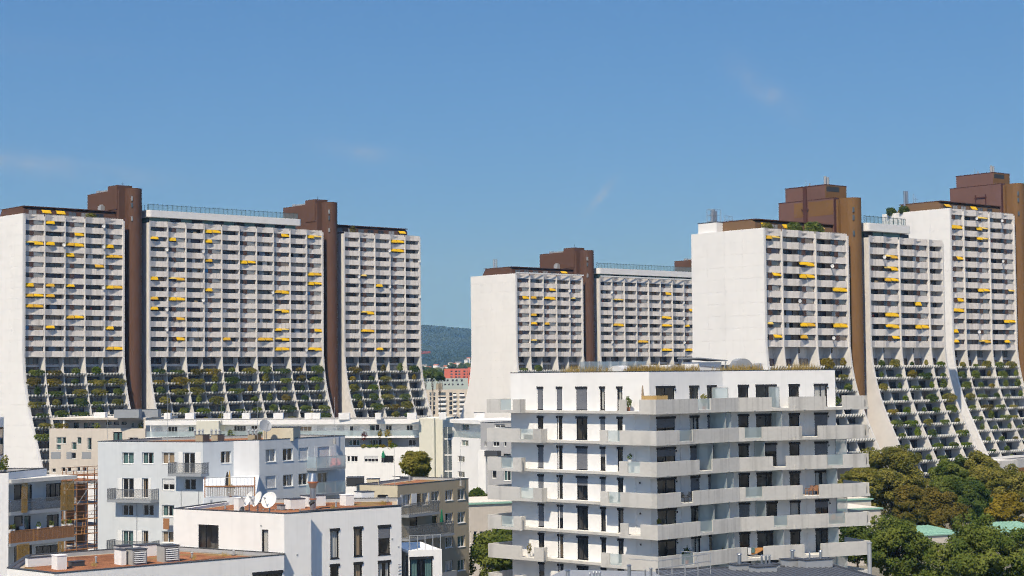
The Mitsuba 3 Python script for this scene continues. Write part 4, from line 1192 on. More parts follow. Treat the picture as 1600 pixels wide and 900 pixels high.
roof_box('sand coloured plant room with dark lid on the blue grey house', 'plant room', 408, 461, 668.5, 689, FR, 'render_sand', fa_ * 0.3, 3.5, name='plant_room')
big_dish(415, 665, 199.5, 0.75, 'large grey satellite dish in front of the sand coloured plant room', 35, mast=1.7, m='steel_matt')
for i, (px, w) in enumerate(((308, 'left'), (334, 'middle'), (392, 'right'))):
    p = on_roof(px, 690, FR) + [0, 0.8, 0.7]
    k = thing('chimney_cowls', f'cluster of small steel cowls on the {w} beige chimney', 'chimney cowls')
    for dx in (-0.4, 0.1, 0.5):
        obj('cowl', MB().tube(p + [dx, 0, 0], p + [dx, 0, 0.5], 0.11, 8).tube(p + [dx, 0, 0.5], p + [dx, 0, 0.75], 0.2, 8, 0.03), 'steel_matt', k)

# ------------------------------------------------------------------ tan house
H = thing('tan_house', 'tan apartment house with red gravel roof and grey metal balconies, right of the white house', 'apartment building')
HZ = 16.84
hh0, hh1, hh2 = lv(557, 757.5, HZ), lv(621, 758.7, HZ), lv(732, 748, HZ)
hl, hrr = Face(hh0, hh1), Face(hh1, hh2)
hb = [hh2 + hrr.inw * 12, hh0 + hl.inw * 14]
face_wall(H, hl, 0, HZ, [(590, 606, 773, 776, 'd1r')], 'render_sand')
W = [(629, 642, 772.5, 790, 'w2c'), (651.5, 658, 771.5, 790, 'd1r'), (660, 668, 770, 789, 'w1c')]
for y in (765.5, 801.5, 839, 876):
    W += [(695.5, 708, y, y + 16.5, 'w2c'), (715, 727, y - 1.8, y + 15.5, 'w2g')]
    if y < 770:
        W += [(674, 686.5, y + 2, y + 17.5, 'w2g')]
W += [(640, 652, 808, 824, 'd1r'), (675, 683, 806, 822, 'd1r')]
face_wall(H, hrr, 0, HZ, W, 'render_tan')
obj('back_wall', plan_prism([hl.at(0.3, 2.2), hrr.at(2.2, 2.2), hrr.at(hrr.L - 0.1, 2.2), *hb], 0, HZ - 0.6), 'render_tan', H)
flat_roof(H, [hh0, hh1, hh2, *hb], HZ, 'roof_red', par=0.25)
for x0, x1, y0, y1 in ((642.5, 651, 771, 789), (668.5, 670.5, 770, 788), (625, 628.5, 773, 790)):
    a, b, c, d = hrr.rect(x0, x1, y0, y1)
    obj('white_panel', MB().box(a, b, -0.035, -0.003, c, d), 'frame_white', H, hrr.fr)
balcony(H, hrr, 639, 687, 785, 806, 1.6, 'rail_grey', 'zinc', 'bars')
balcony(H, hrr, 639, 710, 819, 841, 1.8, 'rail_grey', 'zinc', 'bars')
balcony(H, hrr, 691, 714, 893, 912, 1.6, 'zinc', 'zinc', 'panel')
k = thing('folded_parasol', 'folded dark green parasol on the tan house balcony', 'parasol')
p = np.append(hrr.at(hrr.uz(682, 812)[0], -0.8), hrr.uz(682, 820)[1])
obj('canopy', MB().tube(p, p + [0, 0, 1.9], 0.28, 9, 0.06), 'green_cloth', k)
HR = HZ - 0.25
roof_box('cream square chimney at the left of the tan house roof', 'chimney', 573, 592, 749, 757, HR, 'render_sand', hrr.ang * 0, 1.6, name='chimney')
roof_box('dark plant box behind the cream chimney of the tan house', 'plant room', 541, 566, 747, 760, HR - 0.5, 'dark_metal', 0.0, 3.0, name='plant_room')

# ------------------------------------------------------------------ house at the left edge with ochre screens
I_ = thing('balcony_wing_house', 'white house at the left edge with ochre mesh screens and a brown slatted balcony', 'house')
IZ = 21.06
i0, i1 = at(-45, 727, 168.3)[:2], at(13.5, 730, 169.3)[:2]
fi = Face(i0, i1)
i2 = lv(73, 732, IZ)
face_wall(I_, fi, 0, IZ - 0.05, [], 'render_white')
# upper parapet block running right
fi2 = Face(i1, i2)
obj('parapet_wall', MB().box(0, fi2.L, 0, 0.3, IZ - 1.2, IZ), 'render_white', I_, fi2.fr)
flat_roof(I_, [i0, i1, i2, i2 + fi2.inw * 3.5 - fi2.d * 0.5, i0 + fi.inw * 7], IZ + 0.0, 'roof_grey', par=0.2)
# recessed balconies, seen from the left front
bq = Face(lv(26, 800, 17.0), lv(116, 797, 17.0))
bq = Face(at(26, 802, 170.0), at(116, 797, 176.0))
wallq = 1.9
zfl = [bq.uz(60, 797)[1] - 0.3, bq.uz(60, 845)[1] - 0.3]
zroof = bq.uz(60, 752)[1]
ulft = bq.uz(13, 797)[0]
side = Face(bq.at(0, 0), bq.at(0, 3))
face_wall(I_, bq, 0, zroof - 0.02, [(22, 34, 757, 781, 'd1r'), (43, 50, 757, 781, 'd1g'), (72, 98, 755, 781, 'd3r'), (22, 36, 806, 830, 'd1r'), (38, 48, 806, 830, 'd1g'), (73, 92, 804, 828, 'd2r'), (22, 50, 852, 884, 'd2r'), (56, 92, 852, 880, 'd3r')], 'render_cool', u0=-0.7, q=wallq, name='balcony_wall')
obj('core', MB().box(-0.6, bq.L - 0.2, wallq + 2.2, 7, 0, zroof - 0.03), 'render_white', I_, bq.fr)
obj('canopy', MB().box(-0.85, bq.L + 0.1, -0.25, 4.5, zroof, zroof + 0.35), 'concrete_pale', I_, bq.fr)
for i, z in enumerate(zfl):
    k = obj('balcony_slab', MB().box(-0.8, bq.L + 0.1, -0.05, wallq - 0.004, z, z + 0.32), 'zinc', I_, bq.fr)
    m = MB()
    if i == 0:
        put('railing', shape(bars(-0.75, bq.L, z + 0.32, z + 1.42, 0.0, 0.13, 0.02, side=1.6), 'rail_grey'), k, bq.fr, kind='stuff')
    else:
        for u in np.arange(-0.75, bq.L, 0.16):
            obj('slat', MB().box(u, u + 0.125, -0.03, 0.0, z + 0.25, z + 1.45), 'wood_brown' if rnd.random() < 0.9 else 'wood_orange', k, bq.fr)
        put('side_slats', shape(bars(-0.78, -0.74, z + 0.32, z + 1.42, 0.0, 0.12, 0.03, side=1.6), 'wood_brown'), k, bq.fr, kind='stuff')
        obj('rail', MB().box(-0.77, bq.L, -0.06, 0.04, z + 1.452, z + 1.5), 'wood_brown', k, bq.fr)
for x0, x1, y0, y1, sp in ((33.5, 42, 755, 801, 1), (94.5, 103.5, 751, 797, 1), (105, 114.5, 751, 797, 1), (26, 45, 850, 886, 1), (90, 99, 846, 864, 1)):
    a, b, c, d = bq.rect(x0, x1, y0, y1, q=-0.08)
    kk = obj('screen_frame', win_frame(a, b, c, d, -0.16, [], 0.05, 0.05), 'mesh_ochre', I_, bq.fr)
    m = MB()
    for z in np.arange(c + 0.08, d - 0.05, 0.11):
        m.box(a + 0.05, b - 0.05, -0.145, -0.125, z, z + 0.075)
    put('mesh_slats', shape(m, 'mesh_ochre'), kk, bq.fr, kind='stuff')
# pots, person on the brown balcony
zb_ = zfl[1] + 0.32
for i, (px, lf) in enumerate(((17, 'leaf_rust'), (22, 'leaf_green'), (62, 'leaf_lime'), (82, 'leaf_green'), (101, 'leaf_olive'), (110, 'leaf_green'))):
    u = bq.uz(px, 822)[0]
    pot_plant(np.append(bq.at(u, 0.15), zb_ + 0.98), f'white pot with {("rust", "green", "lime", "dark green", "olive", "bushy green")[i]} plant on the brown slatted balcony rail', lf, 0.28, 0.3, 'dish_white', 60, 60 + i, 0.08)

# ------------------------------------------------------------------ beige house further back
E_ = thing('beige_house', 'beige flat roofed house with an open roof storey, behind the scaffolding at the left', 'apartment building')
EZ = 22.4
e0, e1 = lv(77, 653, EZ), lv(227, 652.5, EZ)
fe = Face(e0, e1)
zt = fe.uz(150, 669.5)[1]
W = [(88, 96, 683, 693.5, 'w1g'), (96.5, 103, 683, 693.5, 'w1g'), (88, 95, 695, 703, 'w1g'), (112, 119.5, 691, 703, 'w1g'), (120.5, 127, 683, 694, 'w1g'), (136.5, 143, 684, 703, 'w1g'),
     (81, 87, 732, 738, 'w1r'), (96, 102, 730, 737, 'w1r'), (105, 111, 730, 737, 'w1r'), (120, 125, 730, 737, 'w1r'), (128, 135, 730, 737, 'w1r'), (111.5, 118.5, 707, 717, 'w1r'), (177, 191, 675, 688.5, 'd2g'), (201, 216, 683.5, 690, 'w2r')]
face_wall(E_, fe, 0, zt, W, 'render_beige')
W = [(107, 123, 660.5, 669, 'd2g'), (131, 147, 660.5, 669, 'd2g'), (166, 174, 659, 663, 'd1g'), (178, 186, 659, 663, 'd1r'), (190, 198, 659, 663, 'd1g'), (205, 209, 660, 668, 'w1g')]
face_wall(E_, fe, zt, EZ - 0.45, W, 'render_beige', q=3.0, u0=fe.uz(103, 660)[0], name='roof_storey_wall')
obj('roof_canopy', MB().box(0, fe.L, 0.2, 14, EZ - 0.4, EZ), 'render_beige', E_, fe.fr)
obj('end_wall', MB().box(fe.L - 0.5, fe.L - 0.003, 0.31, 12, 0, EZ - 0.41), 'render_beige', E_, fe.fr)
obj('pillar', MB().box(fe.uz(96.5, 660)[0], fe.uz(98.5, 660)[0], 0.5, 0.9, zt, EZ - 0.41), 'render_white', E_, fe.fr)
obj('back_wall', MB().box(0.3, fe.L - 0.52, 3.4, 12, 0, EZ - 0.42), 'render_beige', E_, fe.fr)
obj('terrace_floor', MB().box(0.02, fe.L - 0.52, 0.31, 3.0, zt - 0.9, zt - 0.6), 'roof_grey', E_, fe.fr)
for x0, x1, y0, y1 in ((80, 95, 706, 717), (104, 112, 706, 717), (128, 142.5, 706, 717)):
    a, b, c, d = fe.rect(x0, x1, y0, y1)
    obj('metal_panel', MB().box(a, b, -0.06, -0.004, c, d), 'zinc', E_, fe.fr)
for i, px in enumerate((85, 89, 93, 99, 148, 218)):
    pot_plant(np.append(fe.at(fe.uz(px, 665)[0], 0.8), zt - 0.3), f'{("olive", "green", "yellowish", "reddish", "low green", "dry")[i]} shrub in a pot on the open roof storey of the beige house', ('leaf_olive', 'leaf_green', 'leaf_yellow', 'leaf_rust', 'leaf_green', 'leaf_olive')[i], 0.8, 0.6, seed=80 + i, size=0.16)
roof_box('long blue grey metal plant housing on the beige house roof', 'plant room', 178, 217, 640, 653, EZ, 'zinc', 0.0, 3.0, name='plant_room')
roof_box('blue grey metal plant housing right of the longer one', 'plant room', 218, 247, 640, 652, EZ, 'zinc', 0.0, 3.0, name='plant_room')
roof_box('low white roof box left of the metal plant housing', 'roof box', 146, 164, 645, 652.5, EZ, 'render_white', 0.0, 2.0, name='roof_box', capm='render_white')

# ------------------------------------------------------------------ long white row with a stair tower
D_ = thing('long_row', 'long low white apartment row with planted balconies, behind the blue grey house', 'apartment building')
DZ = 22.15
d0, d1 = lv(228, 657.2, DZ), lv(657, 654.6, DZ)
fd = Face(d0, d1)
zs1, zs2, zs3 = fd.uz(560, 683.5)[1], fd.uz(560, 699)[1], fd.uz(560, 712.5)[1]
obj('eaves', MB().box(0, fd.L + 0.0, -0.4, 11, DZ - 0.85, DZ), 'render_white', D_, fd.fr)
obj('roof', MB().box(0.4, fd.L - 0.4, 0.2, 10.6, DZ + 0.002, DZ + 0.1), 'roof_grey', D_, fd.fr)
W = [(243, 254, 667, 681, 'w2l'), (262, 277, 666, 681, 'w3r'), (294, 303, 666, 675, 'w2g'), (365, 384, 665, 680, 'w4r'), (392, 402, 665, 675, 'w2r'), (467, 487, 666, 677, 'w3m'), (495, 507, 665, 674, 'w2l'),
     (527, 538, 665, 673, 'w2l'), (547, 552, 666, 680, 'd1r'), (553, 562, 665, 675, 'w1l'), (577, 586, 664, 680, 'w1g'), (587, 592.5, 664, 680, 'd1r'), (602.5, 612, 664, 673, 'w2r'), (635, 645, 664, 673, 'w2r'), (654, 657, 664, 680, 'w1r')]
face_wall(D_, fd, zs1 + 0.25, DZ - 0.86, W, 'render_white', q=2.2, name='top_storey_wall')
obj('balcony_slab', MB().box(0, fd.L, -0.3, 2.19, zs1 - 0.1, zs1 + 0.24), 'render_white', D_, fd.fr)
put('railing', shape(bars(0.2, fd.L - 0.2, zs1 + 0.24, zs1 + 1.25, -0.2, 1.6, 0.03), 'steel_matt'), D_, fd.fr, kind='stuff')
obj('glass_balustrade', MB().quad([0.2, -0.17, zs1 + 0.26], [fd.L - 0.2, -0.17, zs1 + 0.26], [fd.L - 0.2, -0.17, zs1 + 1.22], [0.2, -0.17, zs1 + 1.22]), 'frosted_glass', D_, fd.fr)
W = [(545, 562, 687, 696.5, 'w3g'), (578, 591, 687, 697, 'w3m'), (592, 596, 687, 697, 'd1r'), (638, 650, 687, 697, 'w2r'), (653, 668, 687, 696, 'w3g'), (478, 490, 687, 697, 'w2r'), (420, 440, 687, 697, 'w3r'), (300, 320, 687, 697, 'w3r'), (350, 370, 687, 697, 'w3g'), (250, 268, 687, 697, 'w3r')]
W = [w for w in W if w[1] < 655]
face_wall(D_, fd, zs2 - 1.0, zs1 - 0.11, W, 'render_grey', q=1.3, name='middle_storey_wall')
W = [(542.5, 547, 712.5, 721.5, 'w1r'), (548.5, 559, 712.5, 721.5, 'w2r'), (569, 591, 713, 722, 'w4h'), (596, 615, 712, 722, 'd2r'), (480, 500, 712, 722, 'w3r'), (430, 450, 712, 722, 'w3r')]
face_wall(D_, fd, 0, zs2, W, 'render_white')
obj('back_wall', MB().box(0.2, fd.L - 0.2, 4.5, 10.5, 0, DZ - 0.87), 'render_white', D_, fd.fr)
obj('beige_bay', MB().box(fd.uz(310, 670)[0], fd.uz(345, 670)[0], -1.2, 4, 0, DZ - 0.1), 'render_pale', D_, fd.fr)
ts = Face(fd.at(fd.L + 0.002, -1.3), lv(681, 654.5, DZ + 0.12))
ts = Face(fd.at(fd.L + 0.002, -1.3), fd.at(fd.L + 0.002, -1.3) + fd.d * 2.75)
obj('stair_tower', MB().box(0, 2.75, 0, 11, 0, DZ + 0.15), 'render_pale', D_, ts.fr)
obj('stair_tower', MB().box(2.752, 4.2, 0.7, 11, 0, DZ + 0.13), 'render_pale', D_, ts.fr)
gk = obj('glass_stair', MB().box(4.21, 5.9, 1.6, 1.7, 0, DZ - 1.5), 'pane_slate', D_, ts.fr)
m = MB()
for z in np.arange(1.0, DZ - 1.6, 2.9):
    m.box(4.2, 5.92, 1.5, 1.59, z, z + 0.25)
for u in (4.21, 4.9, 5.82):
    m.box(u, u + 0.1, 1.51, 1.58, 0, DZ - 1.5)
obj('stair_glazing_bars', m, 'frame_white', gk, ts.fr)
for i, (x0, x1, ys, zz) in enumerate(((372, 384, 680.5, zs1), (605, 607, 0, 0))):
    pass
for x0, x1, w in ((529, 546, 'far left'), (586, 595, 'second'), (636, 650, 'third'), (256, 266, 'leftmost'), (289, 303, 'next'), (349, 360, 'fourth'), (378, 390, 'fifth'), (427, 442, 'sixth'), (476, 487, 'seventh'), (488, 500, 'eighth'), (686, 697, 'rightmost')):
    roof_box(f'white chimney block on the long row roof, the {w} one along it' if w not in ('rightmost',) else 'white chimney block on the long row roof beyond the stair tower', 'chimney', x0, x1, 646, 655.5, DZ, 'render_white', 0.0, 1.6, name='chimney', capm='render_white')
# climbing autumn plants on the row's balconies
for i, (px, py, lf, rx, rz, word) in enumerate(((570, 681, 'leaf_red', 0.7, 1.0, 'dark red'), (594, 678, 'leaf_yellow', 0.5, 0.9, 'small golden'), (607, 677, 'leaf_yellow', 0.9, 1.0, 'large golden'), (609, 692, 'leaf_yellow', 0.45, 1.6, 'hanging yellow'), (614, 696, 'leaf_lime', 0.8, 0.6, 'lime yellow'),
                                            (568, 697, 'leaf_olive', 0.6, 0.4, 'olive'), (578, 697, 'leaf_lime', 0.7, 0.35, 'low bright'), (588, 697, 'leaf_green', 0.7, 0.35, 'low green'), (598, 697, 'leaf_yellow', 0.6, 0.35, 'low yellow'), (362, 677, 'leaf_green', 0.9, 0.9, 'round green'), (408, 679, 'leaf_dark', 1.0, 0.6, 'dark green'))):
    k = thing('balcony_plant', f'{word} plant on the balconies of the long white row', 'plant')
    p = np.append(fd.at(fd.uz(px, py)[0], -0.15 if py < 690 else 0.1), fd.uz(px, py)[1])
    obj('foliage', (leaves(170, rx, 0.4, rz, 0.15, 300 + i, 0.3)[0] + p, leaves(170, rx, 0.4, rz, 0.15, 300 + i, 0.3)[1]), lf, k)
    obj('stem', MB().tube(p - [0, 0, rz], p + [0, 0, rz * 0.5], 0.03), 'bark', k)
parasol(np.append(fd.at(fd.uz(600, 716)[0], -0.6), fd.uz(600, 721)[1]), 'folded green parasol on a lower balcony of the long white row', 'green_cloth', 2.0, 0.3)

# ------------------------------------------------------------------ white corner building right of the stair tower
K_ = thing('white_corner_house', 'plain white house with small windows right of the pale stair tower', 'apartment building')
KZ = 22.15
k0 = ts.at(5.95, 0.0)
k1 = lv(753, 656.5, KZ)
fk = Face(k0, k1)
zk1 = fk.uz(725, 684)[1]
obj('eaves', MB().box(-0.1, fk.L + 0.3, -0.3, 10, KZ - 0.7, KZ), 'render_white', K_, fk.fr)
face_wall(K_, fk, zk1 + 0.1, KZ - 0.71, [(701.5, 713, 663, 673, 'w2g'), (721, 733, 663, 672.5, 'w2g'), (751, 753, 662, 672, 'd1g')], 'render_white', q=1.6, name='top_storey_wall')
W = [(720.5, 732, 687.5, 697, 'w2g'), (715, 726, 712.5, 722, 'w2r'), (715, 726, 736.5, 746, 'w2r'), (720, 732, 761, 771, 'w2r')]
face_wall(K_, fk, 0, zk1, W, 'render_white')
obj('back_wall', MB().box(0.1, fk.L, 3.9, 9.9, 0, KZ - 0.71).box(0.01, 0.3, 0.31, 10, 0, KZ - 0.72), 'render_white', K_, fk.fr)
obj('terrace_floor', MB().box(0.31, fk.L, 0.302, 1.6, zk1 - 0.3, zk1 - 0.004), 'roof_grey', K_, fk.fr)
put('railing', shape(bars(0.1, fk.L, zk1 + 0.02, zk1 + 1.1, 0.1, 0.8, 0.025), 'steel_matt'), K_, fk.fr, kind='stuff')
obj('glass_balustrade', MB().quad([0.2, 0.14, zk1 + 0.05], [fk.L, 0.14, zk1 + 0.05], [fk.L, 0.14, zk1 + 1.05], [0.2, 0.14, zk1 + 1.05]), 'frosted_glass', K_, fk.fr)
L_ = thing('grey_house', 'grey rendered house with white framed windows behind the left end of the balcony building', 'apartment building')
LZ = fz = None
gl = Face(at(751, 690, 290), at(840, 690, 284))
lz = gl.uz(780, 661)[1]
W = [(772.5, 789, 662.5, 668, 'w2r'), (757, 760, 690, 697.5, 'w1r'), (770, 780, 690, 697.5, 'w2r'), (787, 791, 690, 697.5, 'w1r'), (787, 798, 709, 716, 'd2g'), (768.5, 775.5, 735, 747.5, 'w1r'), (787, 798, 735, 751, 'w2g')]
face_wall(L_, gl, 0, lz, W, 'render_grey')
obj('back_wall', MB().box(0.01, gl.L, 2.3, 11, 0, lz - 0.4), 'render_grey', L_, gl.fr)
flat_roof(L_, [gl.p, gl.q, gl.at(gl.L, 12), gl.at(0, 12)], lz, 'roof_grey', par=0.2)
a, b, c, d = gl.rect(751, 762, 705, 745)
obj('white_bay', MB().box(a - 0.1, b, -0.6, -0.005, 0, gl.uz(755, 703)[1]), 'render_white', L_, gl.fr)
a, b, c, d = gl.rect(763, 783, 704, 713)
obj('bay_roof', MB().box(a, b, -1.2, -0.005, c, d), 'cap_dark', L_, gl.fr)
roof_box('white plant box with an air conditioner behind the left end of the balcony building', 'roof box', 741, 757, 645, 656, KZ, 'render_white', 0.0, 2.0, name='roof_box')

# ------------------------------------------------------------------ school with green roofs
for i, (x0, x1, yt, yb, dist, word, wins) in enumerate(((733, 812, 787, 900, 262, 'left of the balcony building', [(733.5, 736, 830, 850, 'w1g'), (740.5, 746, 830, 851, 'w1g'), (749.5, 755, 830, 851, 'w1g'), (759, 764.5, 831, 851, 'w1g')]),
                                              (1300, 1376, 797, 900, 270, 'right of the balcony building under the trees', []),
                                              (1285, 1361, 782, 900, 292, 'farther back right of the balcony building', []),
                                              (1440, 1506, 836, 900, 282, 'half hidden between trees at lower right', []),
                                              (1556, 1640, 832, 900, 300, 'with wide copper green roof, right edge', []))):
    sc_ = thing('school_block', f'beige school block with green roof edge {word}', 'school building')
    f = Face(at(x0, yt, dist), at(x1, yt, dist + 3))
    z = f.uz((x0 + x1) / 2, yt)[1]
    face_wall(sc_, f, 0, z, wins, 'render_beige')
    obj('back_wall', MB().box(0.02, f.L - 0.02, 2.3, 12, 0, z - 0.3).box(0.01, 0.3, 0.31, 12, 0, z - 0.01), 'render_beige', sc_, f.fr)
    obj('green_roof_edge', MB().box(-0.3, f.L + 0.3, -0.3, 12.5, z, z + 0.22), 'copper_green', sc_, f.fr)
    if i in (3, 4):
        m = MB()
        m.hexa([[u, q, z + 0.23 + (q - 1) * (0.05 if i == 3 else 0.09) + t_] for u in (0.5, f.L - 0.5) for q in (1, 9) for t_ in (0, 0.15)])
        obj('pitched_roof', m, 'copper_green', sc_, f.fr)
        sm = MB()
        for u in np.arange(0.9, f.L - 0.6, 0.8):
            sm.hexa([[u + du, q, z + 0.381 + (q - 1) * (0.05 if i == 3 else 0.09) + t_] for du in (0, 0.06) for q in (1, 9) for t_ in (0, 0.08)])
        put('roof_seams', shape(sm, 'copper_green'), sc_, f.fr, kind='stuff')
    else:
        obj('roof', MB().box(0.3, f.L - 0.3, 0.3, 11.5, z + 0.221, z + 0.3), 'render_beige', sc_, f.fr)
gar = thing('concrete_garage', 'low pale concrete parking block behind the trees at the right edge', 'garage')
f = Face(at(1526, 720, 372), at(1562, 720, 366))
f2 = Face(f.q, at(1640, 720, 385))
z = f.uz(1545, 719)[1]
obj('wall', MB().box(0, f.L, 0, 5, 0, z), 'concrete_pale', gar, f.fr)
obj('wall', MB().box(0.0, f2.L, 0, 0.4, z - 1.9, z - 0.01).box(0, f2.L, 0.01, 0.4, 0, z - 3.6), 'concrete_pale', gar, f2.fr)
obj('core', MB().box(4, f2.L, 3, 8, 0, z - 0.02), 'concrete_grey', gar, f2.fr)
obj('red_panel', MB().box(2.5, f2.L, 1.6, 2, z - 3.5, z - 1.95), 'wood_brown', gar, f2.fr)
# ------------------------------------------------------------------ on the roof of the balcony building
rg = np.random.default_rng(5)
gm = MB()
GV, GF = [], []
cnt = 0
for f, ua, ub, dens in ((WA, 0.30, 0.97, 150), (WB, 0.03, 0.98, 170), (WC, 0.03, 0.93, 150)):
    n = int(f.L * (ub - ua) * dens)
    for _ in range(n):
        u = f.L * (ua + (ub - ua) * rg.random())
        q = 1.1 + 3.0 * rg.random() ** 1.3
        if meshkit.noise(np.array([u * 0.55 + f.L, q * 0.4, 3.0])) < 0.40:
            continue
        p = np.append(f.at(u, q), ROOF_Z - 0.3)
        h = 0.45 + 0.65 * rg.random() * (0.5 + meshkit.noise(np.array([u * 0.4, 7.0, q])))
        a = rg.random() * 6.3
        w = np.array([math.cos(a), math.sin(a), 0]) * 0.022
        l = np.array([math.cos(a + 1.2), math.sin(a + 1.2), 0]) * h * rg.uniform(0.05, 0.4)
        GV += [p - w, p + w, p + w * 0.8 + l * 0.4 + [0, 0, h * 0.6], p - w * 0.8 + l * 0.4 + [0, 0, h * 0.6], p + l + [0, 0, h]]
        GF += [[cnt, cnt + 1, cnt + 2], [cnt, cnt + 2, cnt + 3], [cnt + 3, cnt + 2, cnt + 4]]
        cnt += 5
obj('roof_grass', (np.array(GV), np.array(GF)), 'dry_grass', label='dry golden grass growing along the roof edge of the balcony building', cat='grass', kind='stuff')


def on_fb(px, q):
    f = WB if px < 1136 else WC
    f = WA if px < 1010 else f
    return np.append(f.at(f.uz(px, 580, q)[0], q), ROOF_Z - 0.3), f


def barrel(px0, px1, q, h, label):
    p0, f = on_fb(px0, q)
    p1, _ = on_fb(px1, q)
    u0, u1 = f.uz(px0, 580, q)[0], f.uz(px1, 580, q)[0]
    k = thing('roof_skylight', label, 'skylight')
    t = np.linspace(0, math.pi, 11)
    w = (u1 - u0) / 2
    poly = [(u0 + w - w * math.cos(a), 0.25 + h * math.sin(a)) for a in t]
    z = ROOF_Z - 0.3
    obj('dome', MB().prism([(x, y + z) for x, y in poly][::-1], -q - 1.6, -q, 'xz'), 'blind_white', k, f.fr, smooth=30)
    obj('upstand', MB().box(u0, u1, q + 0.001, q + 1.6, z, z + 0.249), 'steel_matt', k, f.fr)


barrel(949, 973, 5.0, 0.7, 'white vaulted skylight on the balcony building roof, leftmost of three')
barrel(993, 1018, 5.0, 0.75, 'white vaulted skylight on the balcony building roof, middle of three')
barrel(1040, 1072, 5.5, 0.75, 'white vaulted skylight on the balcony building roof, rightmost of three')
k = thing('exhaust_box', 'white exhaust box with overhanging grey lid on the balcony building roof', 'exhaust box')
u0, u1 = WB.uz(1089, 570, 5)[0], WB.uz(1128, 570, 5)[0]
z = ROOF_Z - 0.3
obj('casing', MB().box(u0 + 0.2, u1 - 0.1, 5, 7.2, z, z + 1.25), 'render_white', k, WB.fr)
obj('lid', MB().hexa([[u, q, z + 1.3 + (0.35 if u == u0 - 0.3 else 0.05) + t_] for u in (u0 - 0.3, u1 + 0.5) for q in (4.6, 7.5) for t_ in (0, 0.1)]), 'steel_matt', k, WB.fr)
obj('strut', MB().tube([u0 + 0.5, 4.7, z + 0.9], [u1 - 0.4, 4.7, z + 0.55], 0.05).tube([u1 - 0.2, 4.7, z], [u1 + 0.3, 4.7, z + 1.3], 0.07), 'zinc', k, WB.fr)
k = thing('duct_elbow', 'big bent sheet metal duct on the balcony building roof', 'duct')
c0 = WC.uz(1150, 570, 5)[0]
t = np.linspace(math.pi, 0.15, 12)
prof = [(c0 + 1.15 + 1.15 * math.cos(a), z + 0.55 + 1.05 * math.sin(a)) for a in t] + [(c0 + 1.75, z + 0.75), (c0 + 1.35, z + 0.1), (c0, z)]
obj('duct', MB().prism(prof[::-1], -6.6, -5.4, 'xz'), 'zinc', k, WC.fr, smooth=30)
obj('cowl', MB().hexa([[c0 + 2.35 + a * 0.9, 5.3 + b * 1.4, z + 0.2 + c * (0.9 if a else 0.5)] for a in (0, 1) for b in (0, 1) for c in (0, 1)]), 'steel_matt', k, WC.fr)
obj('seam', MB().prism([(c0 + 1.15 + 1.19 * math.cos(a), z + 0.55 + 1.09 * math.sin(a)) for a in t[3:6]] + [(c0 + 1.15 + 1.0 * math.cos(a), z + 0.55 + 0.9 * math.sin(a)) for a in t[3:6][::-1]], -6.62, -5.38, 'xz'), 'steel_matt', k, WC.fr)
k = thing('duct_run', 'long grey sheet metal duct lying before the white exhaust box', 'duct')
obj('duct', MB().box(u1 + 0.8, u1 + 3.3, 5.2, 6.0, z + 0.25, z + 0.95), 'zinc', k, WB.fr)
obj('foot', MB().box(u1 + 1.0, u1 + 1.15, 5.3, 5.9, z, z + 0.249).box(u1 + 2.8, u1 + 2.95, 5.3, 5.9, z, z + 0.249), 'steel_matt', k, WB.fr)
k = thing('glass_roof_rail', 'pale glass railing at the back of the balcony building roof', 'railing')
obj('pane', MB().quad([WB.L * 0.5 - 5, 10, z], [WB.L * 0.5 + 5, 10, z], [WB.L * 0.5 + 5, 10, z + 1.4], [WB.L * 0.5 - 5, 10, z + 1.4]), 'frosted_glass', k, WB.fr)
m = MB()
for u in np.linspace(WB.L * 0.5 - 5, WB.L * 0.5 + 5, 8):
    m.box(u - 0.03, u + 0.03, 9.93, 9.99, z, z + 1.45)
obj('post', m, 'steel_matt', k, WB.fr)
k = thing('lounger_row', 'row of low grey slatted bases near the left edge of the balcony building roof', 'roof bases')
m = MB()
for i in range(7):
    u = WA.uz(808, 578, 3)[0] + i * 0.62
    m.hexa([[u + a * 0.4 + c * 0.15, 3 + b * 0.9, z + c * 0.45] for a in (0, 1) for b in (0, 1) for c in (0, 1)])
obj('base', m, 'zinc', k, WA.fr)

# ------------------------------------------------------------------ on its balconies


def fb_point(f, px, k, q=1.0):
    return np.append(f.at(f.uz(px, 635 + 45 * k, q)[0], q), zb(k) + 0.275)


